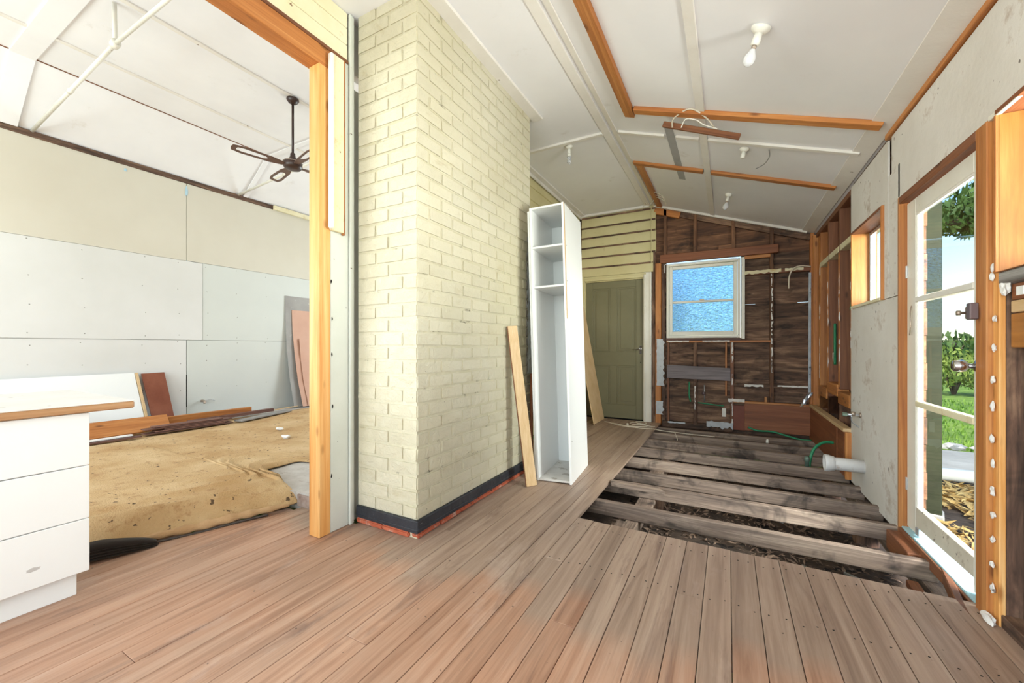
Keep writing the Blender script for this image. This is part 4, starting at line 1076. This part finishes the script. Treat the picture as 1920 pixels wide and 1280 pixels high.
cl = struct('ceiling_next_room')
XB = -6.05
for x0, x1 in ((XB, -5.472), (-5.468, -4.372), (-4.368, -3.2), (-3.197, -2.2)):
    for y0, y1 in ((LYB-0.1, 1.138), (1.142, 3.513), (3.517, LYF+0.1)):
        B('ceiling_sheet', (x0, y0, LZC), (x1, y1, LZC+0.03), M_CEIL, cl, 0)
for y0, y1 in ((LYB-0.1, 1.138), (1.142, 3.513), (3.517, LYF+0.1)):
    prism('ceiling_sheet', [(XB, LZC), (XB, LZC+0.03), (LW-0.1, 3.50+0.03), (LW-0.02, 3.503)], 'y', y0, y1, M_CEIL, cl)
for x, w_ in ((-5.47, 0.04), (-4.37, 0.045), (-3.2, 0.045)): beam('batten', (x, LYB, LZC-0.008), (x, LYF, LZC-0.008), w_, 0.016, M_CEILTRIM, cl)
beam('seam_strip', (XB+.003, LYB, LZC-0.003), (XB+.003, LYF, LZC-0.003), 0.016, 0.008, 'brown', cl)
cd = Vector((LW-XB, 0, 3.505-LZC)); cn = Vector((cd.z, 0, -cd.x)).normalized()
for y, w_ in ((1.14, 0.17), (3.515, 0.07)):
    beam('cross_batten', (XB, y, LZC-0.010), (-2.27, y, LZC-0.010), w_, 0.018, M_CEIL, cl)
    beam('cross_batten', Vector((XB, y, LZC-0.010)), Vector((LW+0.02, y, 3.50)), w_, 0.018, M_CEIL, cl)
B('cornice_remnant', (LW+0.012, 3.95, 3.43), (LW+0.06, 6.0, 3.50), M_PEEL, cl, 0.004)

def tie(y, label, hanger):
    t = thing('tie_rod', label, 'tie rod', (-4.45, y, 3.646))
    tube('rod', [(-2.24, 0, -0.14), (0, 0, 0)], 0.017, M_OFFW, t, 10, False)
    tube('rod', [(0, 0, 0), (0.97, 0, -0.02), (2.19, 0, -0.14)], 0.015, M_OFFW, t, 10, False)
    if hanger:
        tube('hanger', [(0, 0, 0.0), (-0.015, 0, 0.345)], 0.016, M_OFFW, t, 10, False)
        lathe('collar', [(0.0001, -0.03), (0.03, -0.03), (0.034, 0.0), (0.03, 0.03), (0.0001, 0.03)], M_OFFW, t, (0, 0, 0), (0, R(80), 0), 14)
    lathe('coupling', [(0.0001, -0.035), (0.022, -0.035), (0.022, 0.035), (0.0001, 0.035)], M_OFFW, t, (-1.05, 0, -0.065), (0, R(86), 0), 12)
tie(1.33, 'white steel tie rod with hanger crossing the lofty ceiling by the wide batten', True)
tie(3.42, 'white steel tie rod crossing behind the brown ceiling fan', True)

# ceiling fan
fan = thing('ceiling_fan', 'dark brown ceiling fan with four slotted blades on a long rod', 'ceiling fan', (-4.39, 2.82, LZC))
lathe('canopy', [(0.0001, -0.016), (0.065, -0.016), (0.066, -0.03), (0.045, -0.06), (0.018, -0.075), (0.0001, -0.075)], M_FANB, fan)
tube('rod', [(0, 0, -0.06), (0, 0, -0.70)], 0.013, M_FANB, fan, 12, False)
lathe('motor', [(0.0001, -0.64), (0.025, -0.64), (0.03, -0.68), (0.045, -0.71), (0.05, -0.725), (0.095, -0.735), (0.10, -0.75), (0.10, -0.79), (0.085, -0.815), (0.03, -0.825), (0.0001, -0.825)], M_FANB, fan, seg=32)
lathe('trim_ring', [(0.1005, -0.742), (0.1025, -0.745), (0.1025, -0.75), (0.1005, -0.752)], M_BRASS, fan, seg=32)
def blade(ang):
    L0, L1 = 0.10, 0.60
    outer = [(L0, -0.028), (0.22, -0.052), (0.5, -0.062), (L1-0.01, -0.045), (L1, 0.0), (L1-0.01, 0.045), (0.5, 0.062), (0.22, 0.052), (L0, 0.028)]
    inner = [(0.26, -0.012), (0.29, -0.030), (0.49, -0.038), (0.545, -0.028), (0.555, 0.0), (0.545, 0.028), (0.49, 0.038), (0.29, 0.030), (0.26, 0.012)]
    V = []; n_ = len(outer)
    for h in (0.004, -0.004):
        V += [(x, y, h+y*0.18) for x, y in outer]+[(x, y, h+y*0.18) for x, y in inner]
    F = []
    for k in range(n_):
        j = (k+1) % n_
        F += [[k, j, n_+j, n_+k], [2*n_+j, 2*n_+k, 3*n_+k, 3*n_+j], [j, k, 2*n_+k, 2*n_+j], [n_+k, n_+j, 3*n_+j, 3*n_+k]]
    mesh('blade', V, F, M_FANBL, fan, False, (0, 0, -0.785), (0, 0, ang))
for k in range(4): blade(R(-102)+k*math.pi/2)

# ================================================================ DRAWER UNIT + WORKTOP
du = thing('drawer_unit', 'white three drawer kitchen unit with flat fronts under the worktop', 'cabinet', (-2.60, 0.69, 0))
B('carcass', (-0.56, -0.90, 0.115), (-0.045, 0.0, 0.845), M_MELA, du, 0.002)
B('kickboard', (-0.07, -0.90, 0.0), (-0.055, -0.028, 0.115), M_MELA, du, 0.002)
B('kick_return', (-0.5, -0.05, 0.0), (-0.07, -0.034, 0.115), M_MELA, du, 0.002)
for k in range(3):
    z0 = 0.116+0.2437*k
    B('drawer_front', (-0.018, -0.90, z0), (0.0, 0.0, z0+0.2400), M_MELA, du, 0.002)
blob('scuff', (0.0005, -0.17, 0.20), (0.0006, 0.02, 0.008), plain('grey_scuff', (196, 192, 188), 0.5), du, 2)
wt = thing('worktop', 'white laminate worktop with timber edging on the drawer unit', 'worktop', (-2.57, 0.84, 0.847))
B('laminate', (-0.93, -1.1, 0.034), (-0.001, 0.0, 0.040), M_LAMTOP, wt, 0.002)
B('core_board', (-0.93, -1.1, 0.0), (-0.018, -0.004, 0.034), 'tan', wt, 0.002)
B('edge_strip', (-0.018, -1.1, 0.001), (0.0, 0.0, 0.034), 'edge', wt, 0.006)
o = blob('putty_knife_mark', (-0.16, -0.45, 0.0405), (0.004, 0.07, 0.0006), M_BRASS, wt, 1); o.name = 'scratch'

# ================================================================ TALL CABINET
tc = thing('tall_cabinet', 'tall narrow white open cabinet with two shelves leaning beside the brick chimney', 'cabinet', (-1.135, 3.13, 0.002), (0, R(-1.78), R(5.0)))
TWd, TDp, THt = 0.305, 0.60, 2.355
B('side_panel', (-0.018, 0, 0), (0, TDp, THt), M_MELA, tc, 0.0015)
B('side_panel', (-TWd, 0, 0.01), (-TWd+0.018, TDp, THt-0.005), M_MELA, tc, 0.0015)
B('side_panel', (-TWd-0.020, 0.004, 0.015), (-TWd-0.002, TDp, THt-0.03), M_MELAIN, tc, 0.0015)
for nm, z0 in (('base_panel', 0.012), ('top_panel', THt-0.020), ('shelf', 1.995), ('shelf', 1.655)):
    B(nm, (-TWd+0.018, 0.004, z0), (-0.018, TDp-0.01, z0+0.017), M_MELAIN if nm != 'base_panel' else paint('dusty_base', (206, 202, 196), (226, 222, 216), 8, 0.5, spots=((170, 160, 148), 10, 0.6)), tc, 0.001)
B('back_panel', (-TWd+0.018, TDp-0.01, 0.012), (-0.018, TDp-0.004, THt-0.005), M_MELAIN, tc, 0)
B('edge_tape', (-0.0005, 0.0, 1.38), (0.0025, 0.022, THt-0.005), 'tan', tc, 0.0005)
for zz_ in (1.62, 1.70, 2.0, 0.35): lathe('cam_cap', [(0.0001, 0), (0.006, 0.0006), (0.0001, 0.001)], plain('grey_screw', (150, 144, 138), 0.6), tc, (0.0004, 0.05, zz_), (0, R(90), 0), 8)

# boards leaning by the cabinet
def leaner(name, b0, b1, t0_, t1_, th, mat, label, cat, edge=None):
    """board between bottom edge b0-b1 and top edge t0-t1, th thick away from the viewer"""
    b0, b1, t0_, t1_ = map(Vector, (b0, b1, t0_, t1_))
    nn = (b1-b0).cross(t0_-b0).normalized()*th
    t = thing(name, label, cat, b0)
    V = [v-b0 for v in (b0, b1, t1_, t0_, b0+nn, b1+nn, t1_+nn, t0_+nn)]
    L = (t0_-b0).length
    F = [[0, 1, 2, 3], [7, 6, 5, 4], [0, 4, 5, 1], [1, 5, 6, 2], [2, 6, 7, 3], [3, 7, 4, 0]]
    bm = bmesh.new(); vv = [bm.verts.new(v) for v in V]
    for f in F: bm.faces.new([vv[k] for k in f])
    bmesh.ops.recalc_face_normals(bm, faces=bm.faces[:]); bmesh.ops.bevel(bm, geom=bm.edges[:], offset=min(0.002, th*0.3), segments=1, affect='EDGES')
    me = bpy.data.meshes.new('face_board'); bm.to_mesh(me); bm.free()
    link('face_board', me, pick(mat, (0, 0, 1)), t)
    if edge:
        beam('edge_band', (b0+nn*0.5-b0)-(b1-b0).normalized()*0.001, (t0_+nn*0.5-b0)-(b1-b0).normalized()*0.001, 0.004, th*1.02, edge, t, 0.0005)
    return t
leaner('leaning_shelf_board', (-1.455, 2.925, 0.001), (-1.400, 3.005, 0.001), (-1.618, 2.895, 1.315), (-1.578, 2.985, 1.322), 0.016, 'tan', 'narrow pale shelf board leaning on the brick chimney', 'board', 'brown')
leaner('leaning_sheet', (-1.733, 5.70, 0.001), (-1.735, 6.24, 0.001), (-2.06, 5.70, 1.78), (-2.06, 6.22, 1.78), 0.014, paint('raw_particleboard', (206, 172, 126), (218, 188, 146), 6, 0.7), 'raw particleboard sheet leaning in the passage in front of the green door', 'board')

# extension cord by the green door
ec = thing('extension_cord', 'cream extension cord coiled on the boards in front of the green door', 'cord', (-1.15, 5.9, 0))
pts = [(-0.50, 0.10, .006), (-0.30, 0.0, .008), (-0.12, -0.08, .008), (0.06, -0.06, .01), (0.14, 0.02, .012), (0.05, 0.14, .02), (-0.08, 0.10, .03), (-0.10, 0.0, .03), (0.02, -0.05, .03), (0.12, 0.04, .045), (0.05, 0.13, .05), (-0.04, 0.06, .05), (0.05, -0.02, .04), (0.2, 0.02, .01), (0.235, 0.05, .01)]
tube('flex', pts, 0.006, M_CABLE, ec)
tube('flex', [(-0.42, 0.04, .006), (-0.2, -0.10, .006), (0.05, -0.14, .006), (0.22, -0.12, .006), (0.40, -0.16, 0.0), (0.75, -0.15, -0.012), (1.0, -0.14, -0.015)], 0.005, M_CABLE, ec)
tube('flex', [(0.52, -0.165, -0.005), (0.56, -0.25, -0.06), (0.57, -0.32, -0.07)], 0.006, M_CABLE, ec)
lathe('plug', [(0.0001, 0), (0.018, 0.002), (0.022, 0.02), (0.012, 0.05), (0.006, 0.062), (0.0001, 0.062)], M_WHITEP, ec, (-0.13, -0.05, 0.02), (R(70), 0, R(20)), 14)

# ================================================================ PIPES ON THE GARDEN WALL
pv = thing('waste_pipe', 'grey white plastic waste pipe with collar sticking out of the wall sheet', 'pipe', (0.984, 4.215, 0.17), (0, R(-90), 0))
lathe('pipe', [(0.049, -0.02), (0.052, -0.02), (0.052, 0.20), (0.056, 0.22), (0.057, 0.255), (0.0545, 0.255), (0.050, 0.21), (0.049, 0.20)], M_PVC, pv, seg=32)
lathe('collar', [(0.055, 0.205), (0.060, 0.205), (0.062, 0.225), (0.068, 0.235), (0.070, 0.262), (0.067, 0.27), (0.058, 0.27), (0.055, 0.24)], M_PVC, pv, seg=32)
lathe('inside', [(0.0001, 0.19), (0.050, 0.19), (0.050, 0.195), (0.0001, 0.195)], M_BLACK, pv, seg=24)
tp = thing('wall_tap', 'small corroded brass tap on the wall sheet above the waste pipe', 'tap', (0.972, 4.30, 0.575))
lathe('flange', [(0.0001, 0), (0.022, 0), (0.022, 0.008), (0.012, 0.012), (0.0001, 0.012)], M_BRASS, tp, (0, 0, 0), (0, R(-90), 0), 16)
tube('spout', [(0, 0, 0), (-0.05, 0, 0), (-0.10, 0, 0)], 0.011, M_ALU, tp, 12, False)
lathe('valve', [(0.0001, -0.018), (0.015, -0.018), (0.018, 0), (0.015, 0.018), (0.0001, 0.018)], M_BRASS, tp, (-0.05, 0, 0.008), None, 12)
lathe('nut', [(0.012, 0), (0.017, 0), (0.017, 0.03), (0.012, 0.03)], plain('green_corroded_brass', (120, 138, 124), 0.5, 0.5), tp, (-0.09, 0, 0), (0, R(-90), 0), 6, False)
tube('flexi', [(-0.06, 0, -0.01), (-0.05, 0.03, -0.06), (-0.01, 0.05, -0.10), (0.01, 0.06, -0.12)], 0.006, M_ALU, tp)
def pipe(pts, label, r=0.012, name='green_pipe', mat=M_GREEN):
    return props(tube(name, pts, r, mat), label, 'pipe')
pipe([(0.24, 6.30, 0.05), (0.34, 6.27, 0.02), (0.52, 6.27, 0.02), (0.66, 6.25, -0.01), (0.80, 6.2, -0.035), (0.92, 6.18, -0.035)], 'green pipe snaking along the foot of the red brown board on the far wall')
pipe([(0.924, 5.02, 0.19), (0.84, 5.0, 0.185), (0.76, 4.96, 0.12), (0.72, 4.93, 0.0), (0.715, 4.92, -0.12)], 'green pipe curving out of the brown board down between the joists', 0.014)
pipe([(-0.385, 6.40, 0.33), (-0.2, 6.395, 0.315), (-0.05, 6.395, 0.305)], 'thin green pipe running level between the studs below the window', 0.009)
pipe([(-0.50, 6.395, 0.63), (-0.50, 6.39, 0.42), (-0.48, 6.39, 0.34)], 'short green pipe standing upright below the grey patch board', 0.012)
pipe([(1.02, 4.72, 1.93), (1.02, 4.74, 1.75), (1.02, 4.80, 1.55), (1.02, 4.83, 1.50)], 'green pipe end dangling between the upper bare studs', 0.011)
pipe([(1.03, 5.52, 1.40), (1.03, 5.52, 1.15), (1.03, 5.52, 0.95)], 'green pipe standing upright beside the middle bare stud', 0.012)
pipe([(0.52, 2.80, -0.30), (0.50, 2.78, -0.22), (0.50, 2.74, -0.17), (0.505, 2.66, -0.26), (0.50, 2.62, -0.40)], 'green pipe looping up from the soil beside the first bare joist', 0.013)
o = lathe('pipe_bracket', [(0.0001, 0), (0.016, 0), (0.016, 0.03), (0.008, 0.045), (0.0001, 0.045)], M_WHITEP, None, (0.42, 5.72, -0.022), None, 12); props(o, 'white plastic pipe fitting standing on a bare joist', 'fitting')
o = lathe('pipe_nipple', [(0.0001, 0), (0.018, 0), (0.018, 0.05), (0.024, 0.055), (0.024, 0.085), (0.015, 0.1), (0.0001, 0.1)], plain('verdigris_metal', (110, 130, 118), 0.5, 0.4), None, (0.68, 4.80, -0.024), None, 12); props(o, 'greenish metal pipe fitting upright on a joist below the green pipe', 'fitting')

o = tube('wire', [(1.03, 5.58, 0.98), (1.01, 5.50, 1.02), (1.0, 5.44, 1.08)], 0.006, M_CABLE); props(o, 'pale wire ends sticking out between the lower bare studs', 'wire')
tb = thing('wall_stop_tap', 'dark stop tap on a short pipe below the grey patch board', 'tap', (-0.30, 6.40, 0.47))
tube('riser', [(0, 0, -0.12), (0, 0, 0.12)], 0.009, M_ALU, tb, 8, False)
lathe('valve', [(0.0001, -0.02), (0.02, -0.02), (0.026, 0), (0.02, 0.02), (0.0001, 0.02)], plain('dark_lock_keeper', (70, 56, 60), 0.35, 0.6), tb, (-0.01, -0.01, 0), (R(90), 0, 0), 12)

# ================================================================ TIMBER PILE (next room)
def pile(name, p0, p1, w, h, mat, label, roll=0, grp='loose boards piled along the plasterboard wall'):
    o = beam(name, p0, p1, w, h, mat, None, 0.003, roll); props(o, label, 'board', grp); return o
zf = 0.135
pile('timber_board', (-6.26, 1.0, 0.215), (-6.17, 3.32, 0.215), 0.05, 0.095, 'orange', 'longest orange timber on edge at the back of the pile')
pile('timber_board', (-6.07, 0.9, 0.235), (-6.06, 2.30, 0.225), 0.022, 0.20, 'orange', 'broad orange board tilted along the front of the pile, splintered end', R(-38))
pile('timber_board', (-5.80, 0.9, zf+0.010), (-5.78, 1.94, zf+0.010), 0.07, 0.018, 'plum', 'grey brown board lying lowest along the front of the pile')
pile('timber_board', (-5.84, 0.9, zf+0.030), (-5.82, 1.88, zf+0.030), 0.05, 0.018, M_MELA, 'white edged strip lying on the front grey brown board')
for k in range(5):
    pile('thin_board', (-5.89-0.006*k, 2.0+0.09*(k % 3), zf+0.006+0.016*k), (-5.85-0.01*k, 2.90-0.05*((k*2) % 3), zf+0.006+0.016*k), 0.13, 0.012, 'plum', ['thin brown board at the bottom of the thin stack', 'thin brown board second from the bottom of the thin stack', 'thin brown board in the middle of the thin stack', 'thin brown board second from the top of the thin stack', 'thin pink brown board on top of the thin stack'][k])
pile('timber_board', (-5.80, 2.96, zf+0.010), (-6.06, 3.82, zf+0.010), 0.14, 0.018, 'greyed', 'grey weathered board poking out from the end of the pile')
pile('timber_board', (-6.07, 2.5, zf+0.045), (-6.13, 3.62, zf+0.045), 0.05, 0.045, 'plum', 'dark brown moulding beside the grey board at the pile end')
pile('timber_board', (-6.28, 2.6, zf+0.020), (-6.36, 3.70, zf+0.020), 0.06, 0.03, 'plum', 'dark brown batten lying close under the plasterboard wall')
pile('timber_board', (-6.36, 1.2, zf+0.075), (-6.34, 2.80, zf+0.075), 0.12, 0.05, 'plum', 'grey purple board behind the longest orange timber')
pile('timber_board', (-6.22, 0.8, 0.352), (-6.14, 1.60, 0.352), 0.09, 0.045, M_MELA, 'white painted architrave lying on top of the pile')
pile('timber_board', (-6.16, 0.8, 0.392), (-6.12, 1.50, 0.392), 0.02, 0.03, 'plum', 'narrow brown edge strip beside the white architrave on the pile')
pile('pale_stick', (-6.36, 3.74, zf), (-6.44, 4.22, zf), 0.03, 0.012, 'tan', 'pale stick on the carpet between pile and hardboard sheets')
leaner('white_laminate_sheet', (-6.46, 0.0, 0.125), (-6.46, 2.22, 0.125), (-6.655, 0.0, 0.79), (-6.655, 2.165, 0.81), 0.016, M_MELA, 'long white panel leaning on the plasterboard wall behind the worktop', 'panel')
leaner('timber_strip', (-6.455, 2.225, 0.125), (-6.455, 2.255, 0.125), (-6.65, 2.170, 0.81), (-6.65, 2.20, 0.81), 0.018, 'tan', 'pale timber strip along the end of the white leaning panel', 'timber strip')
leaner('brown_board', (-6.48, 2.30, 0.125), (-6.48, 2.53, 0.125), (-6.66, 2.235, 0.795), (-6.66, 2.475, 0.80), 0.018, paint('red_brown_lacquer', (122, 66, 46), (140, 84, 62), 4, 0.4, fine=((170, 130, 112), 5, 0.62, 0.6)), 'red brown board leaning beside the white panel', 'board')
# hardboard sheets
def bowed(name, y0, y1, pts, th, mat, label, step=None):
    prism_pts = [(x, z) for x, z in pts]+[(x-th, z) for x, z in reversed(pts)]
    o = prism(name, prism_pts, 'y', y0, y1, mat); props(o, label, 'sheet'); return o
bowed('hardboard_sheet', 4.27, 5.45, [(-6.36, 0.125), (-6.50, 0.55), (-6.59, 1.0), (-6.65, 1.4), (-6.675, 1.78)], 0.005, M_HARD, 'taller pink tan hardboard sheet leaning on the plasterboard wall')
bowed('hardboard_sheet', 4.36, 5.5, [(-6.34, 0.125), (-6.47, 0.5), (-6.555, 0.9), (-6.60, 1.28)], 0.005, M_HARD, 'shorter pink tan hardboard sheet leaning in front of the taller one')
bowed('fibre_sheet', 4.16, 5.35, [(-6.43, 0.125), (-6.56, 0.6), (-6.64, 1.1), (-6.678, 1.6), (-6.69, 2.02)], 0.006, M_GREYSH, 'pale grey fibre sheet standing behind the hardboard sheets')

# ================================================================ GARDEN
GZ = -0.45
M_LAWN = paint('mown_grass', (96, 128, 44), (146, 168, 74), 1.4, 0.95, fine=((70, 98, 30), 5, 0.5, 0.6), bump=(60, 0.4))
M_PAVE = paint('grey_garden_path', (150, 146, 140), (172, 168, 162), 3, 0.9, bump=(30, 0.3))
terrain('ground', -40, 70, -30, 110, 3.0, GZ-0.08, 0.05, M_LAWN, 'structure', 5)
B('path', (-1.5, 6.85, GZ-0.06), (12, 8.55, GZ+0.01), M_PAVE, None, 0.01); bpy.data.objects['path']['kind'] = 'structure'
B('ground_bed', (1.16, 2.6, GZ-0.15), (5.0, 6.84, GZ-0.03), M_SOIL, None, 0.01); bpy.data.objects['ground_bed']['kind'] = 'structure'
scatter('straw', 5200, (1.25, 3.6, 3.6, 6.50), GZ-0.03, (0.03, 0.10), paint('dry_straw', (176, 138, 78), (214, 184, 122), 9, 0.9, bump=None), 'dry straw and bark scattered over the bed outside the glazed door', 'straw', zr=0.06)
V = []; F = []
for i in range(9000):
    y = 9.0+28*random.random()**1.7; x = 1.5+random.random()*(3+y*0.35); a = random.uniform(0, 3.14); h = random.uniform(.03, .10)
    if any(math.hypot(x-a_, y-b_) < r_ for a_, b_, r_ in ((6.9, 19.5, 2.6), (9.6, 28, 4.6), (13.2, 32, 5), (9.5, 36, 5), (6.2, 10.2, .6))): continue
    w_ = 0.012*(1+y*.05)
    n0 = len(V); V += [(x-w_*math.cos(a), y-w_*math.sin(a), GZ-0.06), (x+w_*math.cos(a), y+w_*math.sin(a), GZ-0.06), (x+random.uniform(-.04, .04), y+random.uniform(-.04, .04), GZ-.03+h)]; F.append([n0, n0+1, n0+2])
props(mesh('grass', V, F, paint('grass_blade', (110, 148, 50), (160, 186, 84), 3, 0.8, bump=None)), 'short green lawn grass beyond the path', 'grass', None, 'stuff')
o = tube('white_edging_pipe', [(0.9, 6.62, GZ+0.07), (4.6, 6.74, GZ+0.07)], 0.075, M_WHITEP, None, 16, False); props(o, 'white pipe lying along the edge of the straw bed outside', 'pipe')
for i, (x, y, r) in enumerate(((3.10, 8.74, 0.10), (3.42, 8.78, 0.08), (2.82, 8.70, 0.07))):
    o = blob('garden_stone', (x, y, GZ+r*.35), (r*1.3, r, r*.7), M_CONC, None, i+20); props(o, ['largest pale stone edging the lawn', 'rounded pale stone beside the largest lawn stone', 'small pale stone next to the olive post view of the lawn edge'][i], 'stone')
po = thing('veranda_post', 'dark olive square post standing outside the glazed door', 'post', (1.70, 5.28, GZ-0.1), (0, 0, R(-18)))
B('shaft', (-0.085, -0.085, 0), (0.085, 0.085, 3.7), M_POST, po, 0.008)
B('foot', (-0.10, -0.10, 0), (0.10, 0.10, 0.12), M_CONC, po, 0.01)

M_LEAFG = paint('tree_leaf', (58, 86, 34), (112, 136, 62), 2.5, 0.7, bump=None)
M_LEAFY = paint('yellow_green_shrub_leaf', (112, 134, 48), (176, 184, 92), 2.0, 0.7, bump=None)  # paler yellow green leaf colour
M_BARK = paint('tree_bark', (84, 70, 58), (112, 96, 82), 6, 0.9)
def leaves(name, par, blobs_, n, size, mat):
    V, F = [], []
    for i in range(n):
        c, r = random.choice(blobs_)
        while True:
            d = Vector((random.uniform(-1, 1), random.uniform(-1, 1), random.uniform(-1, 1)))
            if 0.25 < d.length < 1: break
        p = Vector(c)+Vector((d.x*r[0], d.y*r[1], d.z*r[2]))
        e = Euler((random.uniform(0, 6.28), random.uniform(0, 6.28), random.uniform(0, 6.28))).to_matrix()
        L = random.uniform(*size); n0 = len(V)
        for u, v in ((-L, 0), (0, -L*.4), (L, 0), (0, L*.4)): V.append(p+e @ Vector((u, v, 0)))
        F += [[n0, n0+1, n0+2, n0+3]]
    return mesh(name, V, F, mat, par)
t = thing('shade_tree', 'leafy tree with overhanging branches beyond the glazed door', 'tree', (6.2, 10.2, GZ-0.1))
tube('trunk', [(0, 0, 0), (0.05, 0, 1.4), (-0.1, 0.1, 2.8), (-0.3, 0.1, 4.4)], 0.15, M_BARK, t, 10, True, [0.2-0.007*i for i in range(19)])
for br in ([(-0.1, 0.1, 2.8), (-1.0, 0, 3.6), (-2.2, -0.1, 4.0)], [(-0.2, 0.1, 3.4), (0.6, 0.4, 4.4), (1.4, 0.4, 5.2)], [(-1.0, 0, 3.6), (-1.9, -.3, 3.8), (-2.8, -.3, 3.9)]):
    tube('branch', br, 0.05, M_BARK, t, 6)
leaves('crown', t, [((-1.6, 0, 4.3), (1.2, 1.2, .7)), ((0, 0, 5.0), (1.6, 1.6, 1.1)), ((1.2, 0, 4.8), (1.3, 1.3, 1.0)), ((-2.3, -.2, 4.0), (.75, .7, .35))], 5200, (0.05, 0.11), M_LEAFG)
def shrub(loc, w_, h_, mat, label, n=1300):
    t = thing('shrub', label, 'shrub', loc)
    for k in range(4):
        a = k*1.6; tube('stem', [(0, 0, 0), (0.2*w_*math.cos(a), 0.2*w_*math.sin(a), h_*.5), (0.35*w_*math.cos(a), 0.35*w_*math.sin(a), h_*.8)], 0.04*w_, M_BARK, t, 5)
    leaves('foliage', t, [((0, 0, h_*.62), (w_, w_, h_*.42)), ((w_*.5, 0, h_*.5), (w_*.7, w_*.7, h_*.35)), ((-w_*.5, 0, h_*.5), (w_*.7, w_*.7, h_*.38))], n, (0.06*w_, 0.12*w_), mat)
shrub((6.9, 19.5, GZ-.1), 1.2, 1.6, M_LEAFY, 'yellow green shrub on the lawn seen low through the glazed door')
shrub((9.6, 28.0, GZ-.1), 2.2, 2.3, M_LEAFG, 'broad dark shrub behind the yellow green one on the lawn')
shrub((13.2, 32.0, GZ-.1), 2.4, 2.5, M_LEAFG, 'dark shrub at the edge of the lawn farther along')
shrub((9.5, 36.0, GZ-.1), 2.6, 2.6, M_LEAFY, 'pale shrub in front of the distant hill')
tk = thing('glare_tank', 'white tank added outside the hammered glass window for its pale glare', 'tank', (-1.60, 9.2, GZ-0.1))  # added white tank, makes the whitish glare at the left of the window
lathe('tank_wall', [(0.0001, 0)]+[(0.80+0.012*(k % 2), 0.0+0.06*k) for k in range(50)]+[(0.0001, 2.96)], M_WHITEP, tk, seg=40)
lathe('tank_lid', [(0.0001, 2.95), (0.84, 2.95), (0.84, 3.0), (0.0001, 3.2)], M_WHITEP, tk, seg=40)
# distant hill
V = []; F = []; n_ = 40
for i in range(n_+1):
    x = -30+110*i/n_; h = 1.2+2.6*(0.5+0.5*math.sin(i*0.42+1.0))*min(1, max(0, (x-5)/14))+0.5*noise.noise(Vector((i*.6, 0, 0)))
    V += [(x, 92, GZ-0.3), (x, 96, max(h, .05)*1.0), (x, 108, GZ-0.3)]
for i in range(n_):
    for k in range(2): F.append([i*3+k, (i+1)*3+k, (i+1)*3+k+1, i*3+k+1])
props(mesh('hill', V, F, paint('distant_hillside', (150, 160, 120), (176, 182, 146), .2, 0.95, bump=None), None, True), None, None, None, 'structure')
print('bricks', nb, sum(map(len, CLOSERS.values())), 'objects', len(bpy.data.objects))
